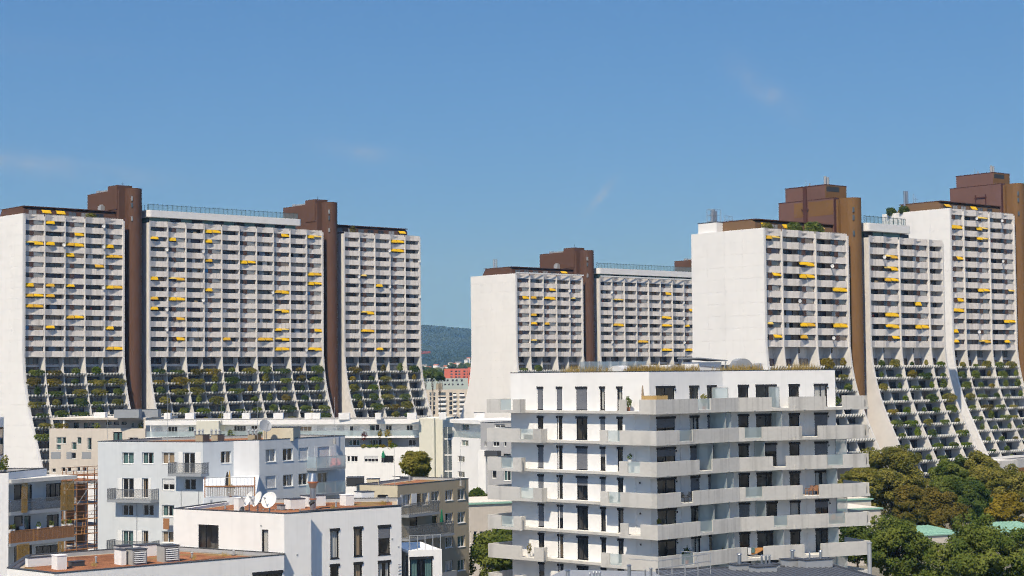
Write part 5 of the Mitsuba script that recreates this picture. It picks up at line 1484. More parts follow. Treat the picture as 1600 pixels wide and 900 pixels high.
def chair(p, ang, label, m='wood_orange', lounge=False, cat='chair'):
    k = thing('deck_chair' if lounge else 'garden_chair', label, cat)
    fr_ = T4().translate([float(x) for x in p]).rotate([0, 0, 1], ang)
    sh = 0.36 if lounge else 0.44
    for x in (-0.26, 0.26):
        for y in (-0.25, 0.25):
            obj('leg', MB().box(x - 0.025, x + 0.025, y - 0.025, y + 0.025, 0, sh), m, k, fr_)
        obj('arm', MB().box(x - 0.03, x + 0.03, -0.27, 0.3, sh + 0.22, sh + 0.26).box(x - 0.02, x + 0.02, -0.24, -0.2, sh, sh + 0.22), m, k, fr_)
    for i in range(5):
        y = -0.27 + i * 0.11
        obj('seat_slat', MB().box(-0.27, 0.27, y, y + 0.085, sh, sh + 0.025), m, k, fr_)
    lean = 0.45 if lounge else 0.15
    hh = 0.75 if lounge else 0.5
    for i in range(6):
        z0_, z1_ = sh + 0.04 + i * hh / 6, sh + 0.04 + (i + 0.78) * hh / 6
        yy = lambda z_: 0.28 + (z_ - sh) * lean
        obj('back_slat', MB().hexa([[x, yy(z_) + d_, z_] for x in (-0.27, 0.27) for d_ in (0, 0.025) for z_ in (z0_, z1_)]), m, k, fr_)
    if lounge:
        obj('footrest', MB().box(-0.26, 0.26, -0.75, -0.3, sh - 0.06, sh - 0.03).box(-0.24, -0.2, -0.7, -0.66, 0, sh - 0.06).box(0.2, 0.24, -0.7, -0.66, 0, sh - 0.06), m, k, fr_)
    return k


chair(fb_point(BC, 1076, 1, 1.1), -30, 'wooden chair in the parapet gap of the second highest balcony band', 'wood_orange')
chair(fb_point(CD, 1264, 3, 1.0), -60, 'brown wooden chair, left of two in the same balcony gap at the right', 'wood_brown')
chair(fb_point(CD, 1274, 3, 1.0), -20, 'brown wooden chair, right of two in the same balcony gap at the right', 'wood_brown')
chair(fb_point(CD, 1311, 4, 1.1), -115, 'yellow wooden deck chair in the balcony gap near the right end', 'wood_orange', True, 'deck chair')
chair(fb_point(CD, 1299, 4, 1.0), -60, 'small yellow wooden stool chair beside the yellow deck chair', 'wood_orange')
chair(fb_point(BC, 1069, 3, 1.0), 40, 'dark metal garden chair, left of two in the middle balcony gap', 'frame_dark')
chair(fb_point(BC, 1078, 3, 1.0), -20, 'dark metal garden chair, right of two in the middle balcony gap', 'frame_dark')
for px, k_, lf, lab, r, h in ((1100, 0, 'leaf_olive', 'tall bushy potted plant in the top balcony gap right of the corner', 0.42, 0.75), (982, 0, 'leaf_dark', 'dark potted plant behind the glass of the top balcony', 0.35, 0.6),
                              (1073, 5, 'leaf_dark', 'dark palm like potted plant on a low balcony right of the corner', 0.5, 0.75), (1131, 5, 'leaf_yellow', 'yellowish potted plant near the bend of a low balcony', 0.3, 0.75)):
    f = BC if px > 1024 else AB
    pot_plant(fb_point(f, px, k_, 1.0), lab, lf, r, h, 'terracotta', 170, int(px), 0.11)
pot_plant(fb_point(AB, 955, 3, 0.6), 'lime green potted plant in a balcony gap of the left front', 'leaf_lime', 0.26, 0.22, 'dish_white', 90, 3, 0.08)
pot_plant(fb_point(AB, 827, 5, 0.8), 'yellow flowering plant in the gap of the lowest left balcony', 'leaf_yellow', 0.28, 0.6, 'dish_white', 120, 4, 0.09)
pot_plant(fb_point(AB, 984, 2, 1.0) + [0, 0, 0.9], 'slender dark plant standing by the white corner wall', 'leaf_dark', 0.28, 0.35, 'dish_white', 60, 6, 0.09)
pot_plant(fb_point(BC, 1030, 4, 1.6) + [0, 0, 0.7], 'small leafy plant before the corner window', 'leaf_olive', 0.3, 0.3, 'dish_white', 80, 7, 0.09)
k = thing('wooden_box', 'reddish wooden storage box in the gap of the left balcony', 'box')
p = AB.uz(825, 684, 0.8)[0]
for i in range(3):
    obj('board', MB().box(p - 0.45, p + 0.45, 0.7, 1.1, zb(1) + 0.28 + i * 0.14, zb(1) + 0.40 + i * 0.14), 'wood_brown', k, AB.fr)
obj('lid', MB().box(p - 0.48, p + 0.48, 0.66, 1.14, zb(1) + 0.705, zb(1) + 0.74), 'wood_brown', k, AB.fr)
k = thing('bamboo_screen', 'bamboo mat tied above the parapet at the top balcony corner', 'screen')
for f, ua, ub in ((AB, AB.uz(1000, 620)[0], AB.L - 0.1), (BC, 0.1, BC.uz(1046, 620)[0])):
    m = MB()
    for u in np.arange(ua, ub, 0.09):
        m.box(u, u + 0.07, 0.2, 0.23, zb(0) + 0.9, zb(0) + 1.75 + 0.06 * rnd.random())
    put('canes', shape(m, 'bamboo'), k, f.fr, kind='stuff')
    obj('batten', MB().box(ua, ub, 0.232, 0.26, zb(0) + 1.5, zb(0) + 1.54), 'wood_brown', k, f.fr)
parasol(np.append(AB.at(AB.uz(1004, 610, 0.8)[0], 0.8), zb(0) + 0.27), 'folded pale parasol above the bamboo mat', 'curtain_warm', 2.5, 0.14)
k = thing('surfboard', 'orange surfboard leaning on the lowest balcony right of the bend', 'surfboard')
p = fb_point(CD, 1182, 5, 0.9)
t = np.linspace(0, 2 * math.pi, 24)[:-1]
ol = [(0.9 * math.cos(a), 0.27 * math.sin(a) * (1 - 0.25 * math.cos(a))) for a in t]
obj('board', MB().prism(ol, -0.03, 0.03), 'wood_orange', k, T4().translate([float(p[0]), float(p[1]), float(p[2] + 0.62)]).rotate([0, 0, 1], 25).rotate([0, 1, 0], -12).rotate([1, 0, 0], 70))
obj('fin', MB().box(-0.75, -0.6, -0.02, 0.02, 0.03, 0.16), 'frame_dark', k, T4().translate([float(p[0]), float(p[1]), float(p[2] + 0.62)]).rotate([0, 0, 1], 25).rotate([0, 1, 0], -12).rotate([1, 0, 0], 70))
k = thing('drying_rack', 'laundry rack with pale cloths beside the orange surfboard', 'drying rack')
p = fb_point(CD, 1172, 5, 1.0)
fr_ = T4().translate([float(x) for x in p]).rotate([0, 0, 1], 20)
obj('frame', MB().tube([-0.45, -0.3, 0], [-0.45, 0.3, 0.95], 0.02).tube([-0.45, 0.3, 0], [-0.45, -0.3, 0.95], 0.02).tube([0.45, -0.3, 0], [0.45, 0.3, 0.95], 0.02).tube([0.45, 0.3, 0], [0.45, -0.3, 0.95], 0.02).tube([-0.45, -0.3, 0.95], [0.45, -0.3, 0.95], 0.02).tube([-0.45, 0.3, 0.95], [0.45, 0.3, 0.95], 0.02), 'steel_matt', k, fr_)
obj('cloth', MB().box(-0.4, -0.05, -0.32, -0.29, 0.3, 0.97), 'dish_white', k, fr_)
obj('cloth', MB().box(0.0, 0.35, -0.32, -0.29, 0.45, 0.97), 'curtain_green', k, fr_)
# two red striped deck chairs on the blue grey house, and little seats below
zz_ = ff4.uz(523, 731, -0.8)[1]
for i, px in enumerate((520, 528)):
    chair(np.append(ff4.at(ff4.uz(px, 728, -0.8)[0], -0.8), zz_), math.degrees(ff4.ang) - 60, f'pink striped deck chair on the glass balcony of the blue grey house, {("left", "right")[i]} one', 'pink_cloth', True, 'deck chair')
chair(np.append(ff4.at(ff4.uz(512, 768, -0.8)[0], -0.8), ff4.uz(512, 771, -0.8)[1]), 20, 'reddish chair on the lower glass balcony of the blue grey house', 'pink_cloth')

# ------------------------------------------------------------------ person on the brown slatted balcony
import manifold3d as m3


def limb(a, b, ra, rb):
    s = lambda c, r: m3.Manifold.sphere(r, 16).translate([float(x) for x in c])
    return m3.Manifold.batch_hull([s(a, ra), s(b, rb)])


def to_tri(man, edge=0.03, smooth_n=6):
    mm = man.refine_to_length(edge).to_mesh()
    t = trimesh.Trimesh(mm.vert_properties[:, :3], mm.tri_verts)
    trimesh.smoothing.filter_taubin(t, iterations=smooth_n)
    return t


pp = np.append(bq.at(bq.uz(34, 820, 0.8)[0], 0.8), zfl[1] + 0.32)
J = dict(pel=(0, 0, 0.95), che=(0, 0.02, 1.30), nec=(0, 0.0, 1.48), hea=(0, -0.03, 1.63))
body = limb(J['pel'], J['che'], 0.145, 0.155) + limb((-0.15, 0, 1.38), (0.15, 0, 1.38), 0.08, 0.08) + limb(J['che'], J['nec'], 0.11, 0.06) + limb(J['nec'], (0, -0.01, 1.56), 0.055, 0.055)
body += limb((0, 0, 1.60), (0, -0.015, 1.68), 0.085, 0.092) + limb((0, -0.03, 1.56), (0, -0.045, 1.585), 0.055, 0.05) + limb((0, -0.1, 1.62), (0, -0.115, 1.605), 0.016, 0.02)
for s in (-1, 1):
    body += limb((s * 0.09, 0, 0.92), (s * 0.10, -0.01, 0.50), 0.088, 0.06) + limb((s * 0.10, -0.01, 0.50), (s * 0.10, 0.02, 0.09), 0.055, 0.042) + limb((s * 0.10, 0.03, 0.05), (s * 0.11, -0.16, 0.04), 0.045, 0.035)
    body += limb((s * 0.20, 0, 1.38), (s * 0.25, -0.10, 1.14), 0.055, 0.045) + limb((s * 0.25, -0.10, 1.14), (s * 0.17, -0.33, 1.17), 0.042, 0.032) + limb((s * 0.17, -0.33, 1.17), (s * 0.16, -0.40, 1.16), 0.032, 0.034)
    for j in range(4):
        x = s * (0.135 + 0.017 * j)
        body += limb((x, -0.41, 1.16), (x * 1.02, -0.46 - 0.008 * (j in (1, 2)), 1.13), 0.0095, 0.008)
    body += limb((s * 0.128, -0.37, 1.165), (s * 0.105, -0.41, 1.15), 0.012, 0.009)
    body += limb((s * 0.088, 0.0, 1.63), (s * 0.094, 0.01, 1.66), 0.014, 0.016)
kp = obj('person', to_tri(body), 'skin', None, T4().translate([float(x) for x in pp]).rotate([0, 0, 1], math.degrees(bq.ang) - 10), smooth=True, label='person in a pale blue shirt leaning on the brown slatted balcony rail', cat='person')
tp = scene[kp]['to_world']
shirt = limb((0, 0, 0.94), J['che'], 0.158, 0.168) + limb((-0.15, 0, 1.38), (0.15, 0, 1.38), 0.092, 0.092)
for s in (-1, 1):
    shirt += limb((s * 0.20, 0, 1.385), (s * 0.235, -0.07, 1.22), 0.068, 0.06)
obj('shirt', to_tri(shirt), 'render_cool', kp, tp, smooth=True)
tr = limb((-0.06, 0, 0.93), (0.06, 0, 0.93), 0.13, 0.13)
for s in (-1, 1):
    tr += limb((s * 0.09, 0, 0.9), (s * 0.10, -0.01, 0.50), 0.10, 0.075) + limb((s * 0.10, -0.01, 0.50), (s * 0.10, 0.02, 0.12), 0.072, 0.062)
obj('trousers', to_tri(tr), 'blind_grey', kp, tp, smooth=True)
hair = limb((0, 0.025, 1.665), (0, 0.0, 1.705), 0.093, 0.085) + limb((0, 0.05, 1.60), (0, 0.05, 1.66), 0.06, 0.07)
obj('hair', to_tri(hair), 'window_brown', kp, tp, smooth=True)
k = thing('balcony_table', 'small pale table on the upper balcony with ochre screens', 'table')
p = np.append(bq.at(bq.uz(50, 790, 0.9)[0], 0.9), zfl[0] + 0.32)
obj('top', MB().tube(p + [0, 0, 0.70], p + [0, 0, 0.74], 0.4, 14), 'wood_brown', k)
obj('leg', MB().tube(p, p + [0, 0, 0.70], 0.04, 8), 'steel_matt', k)
chair(np.append(bq.at(bq.uz(46, 790, 0.9)[0] - 0.2, 0.9), zfl[0] + 0.32), 60, 'pale chair beside the small table on the upper balcony', 'bamboo')

# ------------------------------------------------------------------ scaffolded building site between the left houses
sc_ = thing('unfinished_building', 'unfinished brown concrete building standing behind the scaffolding', 'building site')
fs = Face(at(100, 760, 236), at(158, 758, 240))
ztop_ = fs.uz(130, 752)[1]
for i in range(6):
    z1 = ztop_ - i * 2.9
    obj('floor_slab', MB().box(0, fs.L, 0, 9, z1 - 0.3, z1), 'concrete_grey', sc_, fs.fr)
    for u in np.linspace(0.3, fs.L - 0.5, 4):
        obj('pillar', MB().box(u, u + 0.25, 0.3, 0.6, max(0, z1 - 2.9), z1 - 0.301), 'concrete_grey', sc_, fs.fr)
obj('back_wall', MB().box(0, fs.L, 3.5, 3.8, 0, ztop_ - 0.301), 'wood_brown', sc_, fs.fr)
obj('roof_bed', MB().box(0.2, fs.L - 0.2, 0.2, 8, ztop_ + 0.001, ztop_ + 0.12), 'roof_red', sc_, fs.fr)
k = thing('scaffolding', 'rusty red scaffolding with planks at the left, between two houses', 'scaffolding')
us = np.linspace(-0.5, fs.L + 0.3, 5)
sz = fs.uz(130, 726)[1]
for q in (-1.4, -0.5):
    for u in us:
        obj('pole', MB().tube([u, q, 0], [u, q, sz - 0.8 * ((u * 7) % 1)], 0.06, 6), 'wood_brown', k, fs.fr)
lev = np.arange(sz - 1.2, 1, -2.0)
for z in lev:
    obj('plank_deck', MB().box(us[0] - 0.3, us[-1] + 0.3, -1.42, -0.55, z - 0.07, z), 'wood_orange' if rnd.random() < 0.35 else 'wood_brown', k, fs.fr)
    for dz in (0.5, 1.0):
        obj('rail', MB().tube([us[0], -1.45, z + dz], [us[-1], -1.45, z + dz], 0.04, 5), 'wood_brown' if rnd.random() < 0.6 else 'steel_matt', k, fs.fr)
for i in range(4):
    obj('brace', MB().tube([us[i], -1.5, lev[i % 3 + 1]], [us[i + 1], -1.5, lev[i % 3]], 0.035, 5), 'steel_matt', k, fs.fr)
k = thing('steel_ladder', 'pale ladder leaning in the scaffolding', 'ladder')
a, b = np.array([fs.L * 0.30, -1.6, lev[4]]), np.array([fs.L * 0.42, -1.0, lev[3] + 0.6])
for d_ in (0, 0.45):
    obj('stile', MB().tube(a + [d_, 0, 0], b + [d_, 0, 0], 0.035), 'wood_orange', k, fs.fr)
for i in range(8):
    q = a + (b - a) * (i + 0.5) / 8
    obj('rung', MB().tube(q, q + [0.45, 0, 0], 0.025), 'wood_orange', k, fs.fr)
# workers' rubble and low terrace between
lowt = thing('low_terrace_house', 'low white terrace house with planted roof between scaffolding and blue grey house', 'house')
fl_ = Face(at(100, 752, 262), at(165, 752, 262))
zl = fl_.uz(130, 744)[1]
face_wall(lowt, fl_, 0, zl, [(128, 134, 747, 757, 'w1r'), (140, 147, 748, 757, 'w1g')], 'render_white')
obj('roof', MB().box(0, fl_.L, 0.301, 6, zl - 0.4, zl - 0.1), 'roof_red', lowt, fl_.fr)

# ------------------------------------------------------------------ metal roof with flues at the bottom right
MR = thing('metal_roof_house', 'dark standing seam metal roof with flues along the bottom edge of the picture', 'roof')
r0, r1 = at(1030, 897, 110), at(1352, 893, 116)
fm = Face(at(1040, 884, 112), at(1345, 880, 118))
zr = fm.uz(1200, 878)[1]
drop = 0.16
obj('wall', MB().box(0.4, fm.L - 2.0, -9.0, -0.6, 0, zr - 3.4), 'render_grey', MR, fm.fr)
pbl, pbr, pfr = at(1025, 890.5, 112), at(1302, 883.5, 117), at(1364, 900.5, 107)
sl = (pfr - pbr) * 1.0
c4 = [pbl, pbr, pbr + sl * 1.9, pbl + sl * 1.9]
dn = np.array([0, 0, 0.22])
obj('roof', MB().hexa([c4[0] - dn, c4[0], c4[3] - dn, c4[3], c4[1] - dn, c4[1], c4[2] - dn, c4[2]]), 'roof_zinc', MR)
sm = MB()
nr = np.cross(pbr - pbl, sl)
nr = nr / np.linalg.norm(nr)
nr = nr if nr[2] > 0 else -nr
along = (pbr - pbl) / np.linalg.norm(pbr - pbl)
for u in np.arange(0.3, np.linalg.norm(pbr - pbl), 0.42):
    a_ = pbl + along * u
    b_ = a_ + sl * 1.9
    sm.hexa([q_ + along * du + nr * t_ for du in (0, 0.035) for q_ in (a_, b_) for t_ in (0.002, 0.055)])
put('seams', shape(sm, 'roof_zinc'), MR, None, kind='stuff')
obj('ridge', MB().tube(pbl + nr * 0.03, pbr + nr * 0.03, 0.06, 6).tube(pbr + nr * 0.03, pbr + sl * 1.9 + nr * 0.03, 0.06, 6), 'cap_dark', MR)


def flue_box(px0, px1, pyt, pyb, q, flues, label):
    k = thing('flue_box', label, 'flue box')
    f = fm.offset(q)
    a, b, c, d = f.rect(px0, px1, pyt, pyb)
    obj('casing', MB().box(a, b, q, q + 0.9, c - 1.0, d), 'steel_matt', k, fm.fr)
    obj('lid', MB().box(a - 0.06, b + 0.06, q - 0.06, q + 0.96, d, d + 0.06), 'cap_dark', k, fm.fr)
    for px, pt, r in flues:
        u, zt_ = f.uz(px, pt)
        m = MB().tube([u, q + 0.45, d + 0.05], [u, q + 0.45, zt_ - 0.12], r, 10)
        obj('flue', m, 'steel', k, fm.fr, smooth=40)
        obj('cowl', MB().tube([u, q + 0.45, zt_ - 0.06], [u, q + 0.45, zt_], r * 1.5, 10, r * 1.2).tube([u, q + 0.45, zt_ - 0.12], [u, q + 0.45, zt_ - 0.061], r * 0.7, 8), 'steel', k, fm.fr, smooth=40)


flue_box(1150, 1175, 883, 893, -2.0, [(1161, 866, 0.13)], 'small dark flue box with one thick steel flue at the left of the metal roof')
flue_box(1182, 1214, 886, 903, -4.0, [], 'large flat flue box in front on the metal roof')
flue_box(1192, 1219, 883, 892, -1.0, [(1196, 868, 0.07), (1202.5, 868, 0.07), (1208, 868, 0.07)], 'dark flue box with three thin steel flues close together')
flue_box(1231, 1257, 875, 885, -0.4, [(1244, 860, 0.13)], 'dark flue box with one thick flue in the middle of the metal roof')
flue_box(1259, 1301, 875, 890, -1.6, [(1271, 863, 0.055), (1288, 861, 0.09)], 'wide grey flue box with two unequal flues at the right')
k = thing('steel_pole', 'tall grey steel flue pipe rising at the right of the metal roof', 'flue')
p = at(1359, 890, 108)
obj('pipe', MB().tube([p[0], p[1], 10], [p[0], p[1], at(1359, 849, 108)[2]], 0.13, 12), 'steel_matt', k, smooth=40)
obj('cap', MB().tube([p[0], p[1], at(1359, 849, 108)[2]], [p[0], p[1], at(1359, 847, 108)[2]], 0.17, 12), 'steel_matt', k)
k = thing('roof_railing', 'grey tubular railing before the metal roof at the bottom', 'railing')
f = Face(at(1029, 880, 104), at(1110, 872, 108))
zt_, zb_l = f.uz(1060, 872)[1], f.uz(1060, 905)[1]
m = MB()
for u in np.linspace(0, f.L, 5):
    obj('post', MB().tube([u, 0, zb_l - 0.6], [u, 0, zt_], 0.03), 'steel_matt', k, f.fr)
for z in (zt_, zt_ - 0.45, zt_ - 0.9):
    obj('rail', MB().tube([0, 0, z], [f.L, 0, z], 0.025), 'steel_matt', k, f.fr)
for u in (0, f.L):
    obj('rail', MB().tube([u, 0, zt_], [u, 2.2, zt_], 0.025), 'steel_matt', k, f.fr)
lowr = thing('flat_roof_house', 'flat roof just below the bottom edge carrying small steel flues', 'roof')
f = Face(at(840, 910, 118), at(1020, 912, 116))
z = f.uz(930, 913)[1]
obj('wall', MB().box(0, f.L, 0.0, 8, 0, z - 0.2), 'render_grey', lowr, f.fr)
obj('roof', MB().box(-0.1, f.L + 0.1, -0.1, 8.1, z - 0.2, z), 'zinc', lowr, f.fr)
for i, (px, py, r, w) in enumerate(((887, 890, 0.14, 'thick hooded one by itself'), (922, 894, 0.06, 'leftmost of a thin row'), (928, 893, 0.06, 'second of a thin row'), (932, 893, 0.06, 'third of a thin row'), (937, 893, 0.07, 'last of a thin row'), (983, 882, 0.12, 'thickest before the balcony bands'), (1008, 888, 0.06, 'thin left one of a pair'), (1017, 887, 0.09, 'right one of a pair'))):
    k = thing('flue', f'steel flue at the bottom edge, {w}', 'flue')
    q = 2.0
    u, zt_ = f.uz(px, py, q)
    obj('pipe', MB().tube([u, q, z], [u, q, zt_ - 0.1], r, 10), 'steel', k, f.fr, smooth=40)
    obj('cowl', MB().tube([u, q, zt_ - 0.08], [u, q, zt_], r * 1.5, 10, r * 0.8), 'steel', k, f.fr, smooth=40)

# ------------------------------------------------------------------ roof things of the high rises
LOC3 = TW3[1]
t3 = TW3[2]
k = thing('pipe_cage', 'bundle of steel flues in a cage on the near right high rise', 'flue')
m = MB()
for du, h in ((0, 4.2), (0.7, 4.4), (1.4, 4.1)):
    obj('flue', MB().tube([3 + du, 18.5, t3 + 1.5], [3 + du, 18.5, t3 + 1.5 + h], 0.3, 10), 'steel', k, LOC3(0), smooth=40)
for a in (2.3, 5.0):
    for b in (17.6, 19.4):
        m.tube([a, b, t3 + 1.5], [a, b, t3 + 5.9], 0.06)
for zc_ in (t3 + 3, t3 + 4.5, t3 + 5.9):
    m.tube([2.3, 17.6, zc_], [5.0, 17.6, zc_], 0.05).tube([2.3, 19.4, zc_], [5.0, 19.4, zc_], 0.05).tube([2.3, 17.6, zc_], [2.3, 19.4, zc_], 0.05)
obj('cage', m, 'steel_matt', k, LOC3(0))
k = thing('aerial_frame', 'thin steel aerial frame on the near right high rise', 'aerial')
m = MB()
for u in (7.0, 8.5, 9.6):
    m.tube([u, 18, t3 + 2.4], [u, 18, t3 + 4.6], 0.05)
m.tube([7, 18, t3 + 4.6], [9.6, 18, t3 + 4.6], 0.05).tube([7, 18, t3 + 3.6], [9.6, 18, t3 + 3.6], 0.05)
obj('frame', m, 'steel_matt', k, LOC3(0))
k = thing('white_roof_hut', 'white hut at the left roof end of the near right high rise', 'roof hut')
obj('wall', MB().box(-0.2, 1.9, 14, 20, t3 - 0.44, t3 + 2.4), 'tower_white', k, LOC3(0))
obj('lid', MB().box(-0.3, 2.0, 13.9, 20.1, t3 + 2.4, t3 + 2.55), 'cap_dark', k, LOC3(0))
LOC4, t4_ = TW4[1], TW4[2]
k = thing('pipe_cage', 'pair of steel flues with aerials on the rightmost high rise', 'flue')
for du in (0, 1.0):
    obj('flue', MB().tube([2 + du, 16, t4_ + 2], [2 + du, 16, t4_ + 6.3], 0.36, 10), 'steel', k, LOC4(0), smooth=40)
obj('aerial', MB().tube([6.0, 16, t4_ + 2], [6.0, 16, t4_ + 5.8], 0.06).tube([7.0, 16, t4_ + 2], [7.0, 16, t4_ + 5.2], 0.05).tube([5.2, 16, t4_ + 4.2], [8.2, 16, t4_ + 4.2], 0.04), 'steel_matt', k, LOC4(0))
LOC2, t2_ = TW2[1], TW2[2]
k = thing('pipe_cage', 'pair of thin steel flues on the middle high rise', 'flue')
for du in (0, 1.1):
    obj('flue', MB().tube([3 + du, 14, t2_ + 2], [3 + du, 14, t2_ + 5.6], 0.25, 8), 'steel_matt', k, LOC2(0), smooth=40)
obj('foot', MB().box(2.4, 4.8, 13.4, 14.6, t2_ + 1.8, t2_ + 2.6), 'steel_matt', k, LOC2(0))
obj('roof_edge_scaffold', MB().box(-0.4, 30.2, -1.0, -0.9, t2_ + 0.05, t2_ + 0.5).box(38.2, 97, -1.0, -0.9, t2_ + 0.05, t2_ + 0.5), 'dish_white', TW2[0], LOC2(0))
for i, (L_oc, tt, u, sc, lf, w, q) in enumerate(((LOC3, t3, 13, 1.2, 'leaf_green', 'near right', 1.4), (LOC3, t3, 20, 1.5, 'leaf_green', 'near right', 1.4), (LOC3, t3, 4, 0.9, 'leaf_olive', 'near right', 2.0), (LOC4, t4_, -0.2, 1.0, 'leaf_dark', 'rightmost', 19), (LOC4, t4_, 0.5, 1.1, 'leaf_dark', 'rightmost', 15),
                                               (TW1[1], TW1[2], 95 + 15.9, 1.1, 'leaf_rust', 'left', 1.5), (TW1[1], TW1[2], 21, 0.8, 'leaf_olive', 'left', 1.5))):
    k = thing('roof_shrub', f'{("round green", "wide green", "low olive", "dark", "second dark", "pointed brownish", "low olive")[i]} shrub on the roof terrace of the {w} high rise', 'shrub')
    S, Wd, rz = SHRUBS[4 if i != 5 else 3]
    tw = L_oc(u, q, tt + 0.1 + rz * sc * 0.6) @ T4().scale([sc, sc, sc])
    put('foliage', S[lf], k, tw)
    put('stem', Wd, k, tw)

# lightning rods and thin aerial poles on the low roofs
for i, (px, y0, y1, dist, w) in enumerate(((168, 652, 690, 196, 'left end of the blue grey house roof'), (262, 617, 691, 194, 'middle of the blue grey house roof'), (402, 627, 689, 198, 'plant room of the blue grey house'), (523, 620, 683, 205, 'right end of the blue grey house roof'),
                                         (346, 627, 656, 320, 'beige bay of the long white row'), (650, 622, 655, 316, 'right end of the long white row'), (617, 695, 758, 211, 'corner of the tan house'), (720, 690, 749, 219, 'right end of the tan house'))):
    k = thing('lightning_rod', f'thin grey rod standing on the {w}', 'lightning rod')
    a_, b_ = at(px, y1 - 1, dist + 2.0), at(px, y0, dist + 2.0)
    a_ = a_ - [0, 0, 0.5]
    obj('rod', MB().tube([a_[0], a_[1], a_[2]], [a_[0], a_[1], b_[2]], 0.035, 6, 0.02), 'steel_matt', k)
    obj('foot', MB().tube([a_[0], a_[1], a_[2] - 0.4], [a_[0], a_[1], a_[2] + 0.25], 0.16, 8), 'concrete_grey', k)
# windows in the blank end wall of the left high rise
L1, t1_ = TW1[1], TW1[2]
for py in (678.5, 695.5, 713):
    f = Face(*(np.array((L1(-0.60, q) @ mi.ScalarPoint3f(0, 0, 0)))[:2] for q in (22, 0)))
    u, z = f.uz(23.5, py)
    kk = obj('window', win_frame(u - 0.45, u + 0.45, z - 0.65, z + 0.65, -0.1, [], 0.09), 'window_brown', TW1[0], f.fr)
    obj('pane', MB().quad([u - 0.4, -0.03, z - 0.6], [u + 0.4, -0.03, z - 0.6], [u + 0.4, -0.03, z + 0.6], [u - 0.4, -0.03, z + 0.6]), 'pane_dark', kk, f.fr)
# the house at the very left edge
eb = thing('edge_house', 'white house with grey window bay cut off by the left edge of the picture', 'house')
f = Face(at(-60, 652, 296), at(6, 652, 322))
z = f.uz(0, 652)[1]
face_wall(eb, f, 0, z, [(-14, 5.5, 668, 712, 'd2r')], 'render_white')
obj('back_wall', MB().box(0.02, f.L, 2.3, 10, 0, z - 0.2), 'render_white', eb, f.fr)

pot_plant(np.append(fi2.at(0.4, 1.2), IZ - 0.2), 'low leafy plant on the roof of the left edge house, left of two', 'leaf_green', 0.45, 0.5, 'concrete_grey', 160, 21, 0.11)
pot_plant(np.append(fi2.at(1.5, 1.4), IZ - 0.2), 'tall leafy plant on the roof of the left edge house, right of two', 'leaf_olive', 0.4, 0.85, 'concrete_grey', 200, 22, 0.11)
# small roof clutter
for i, (px, py, z_, h_, r_, w_) in enumerate(((330, 791, ZU, 0.5, 0.10, 'far left part of the upper red roof'), (352, 796, ZU, 0.4, 0.08, 'upper red roof left of the dishes'), (525, 793, ZU, 0.5, 0.09, 'upper red roof right of its middle'), (605, 785, ZU, 0.45, 0.1, 'right end of the upper red roof'),
                                              (150, 880, ZR, 0.45, 0.08, 'lower red roof by the dark upstand'), (300, 872, ZR, 0.4, 0.09, 'lower red roof under the tall glass door'), (365, 868, ZR, 0.35, 0.08, 'right part of the lower red roof'), (640, 752, HR, 0.6, 0.1, 'tan house roof at its middle'), (690, 749, HR, 0.5, 0.1, 'tan house roof towards its right end'))):
    p = on_roof(px, py, z_)
    k = thing('roof_vent', f'small grey capped vent pipe on the {w_}', 'vent pipe')
    obj('pipe', MB().tube(p, p + [0, 0, h_], r_, 10), 'steel_matt', k)
    obj('cap', MB().tube(p + [0, 0, h_ + 0.03], p + [0, 0, h_ + 0.12], r_ * 1.7, 10, r_ * 0.8), 'steel_matt', k)
    obj('flashing', MB().tube(p + [0, 0, -0.02], p + [0, 0, 0.06], r_ * 2.4, 10), 'cap_dark', k)
for i, (pa, pb, z_, w_) in enumerate((((400, 797), (470, 797), ZU, 'upper red roof past the dishes'), ((215, 886), (330, 875), ZR, 'lower red roof before the ventilation units'))):
    a_, b_ = on_roof(*pa, z_), on_roof(*pb, z_)
    k = thing('roof_cable', f'thin dark lightning cable laid along the {w_}', 'cable')
    m = MB().tube(a_ + [0, 0, 0.08], b_ + [0, 0, 0.08], 0.02, 5)
    obj('wire', m, 'dark_metal', k)
    m = MB()
    for t_ in np.linspace(0.02, 0.98, 8):
        c_ = a_ + (b_ - a_) * t_
        m.box(c_[0] - 0.07, c_[0] + 0.07, c_[1] - 0.07, c_[1] + 0.07, z_ - 0.02, z_ + 0.07)
    obj('holders', m, 'concrete_grey', k)
# dry tufts on the lower red roof
gv, gf, n_ = [], [], 0
rq = np.random.default_rng(12)
for cx, cy in ((372, 866), (378, 866.5), (350, 869), (303, 874), (146, 884), (420, 865), (520, 795), (600, 788), (596, 788)):
    for _ in range(26):
        p = on_roof(cx + rq.normal() * 2.5, cy + rq.normal() * 0.5, ZR if cy > 830 else ZU)
        h_ = rq.uniform(0.15, 0.5)
        w = np.array([0.02, 0.0, 0])
        l = np.array([rq.normal() * 0.1, rq.normal() * 0.1, h_])
        gv += [p - w, p + w, p + l]
        gf.append([n_, n_ + 1, n_ + 2])
        n_ += 3
obj('roof_tufts', (np.array(gv), np.array(gf)), 'dry_grass', label='sparse dry grass tufts on the red gravel roofs', cat='grass', kind='stuff')
# ------------------------------------------------------------------ trees


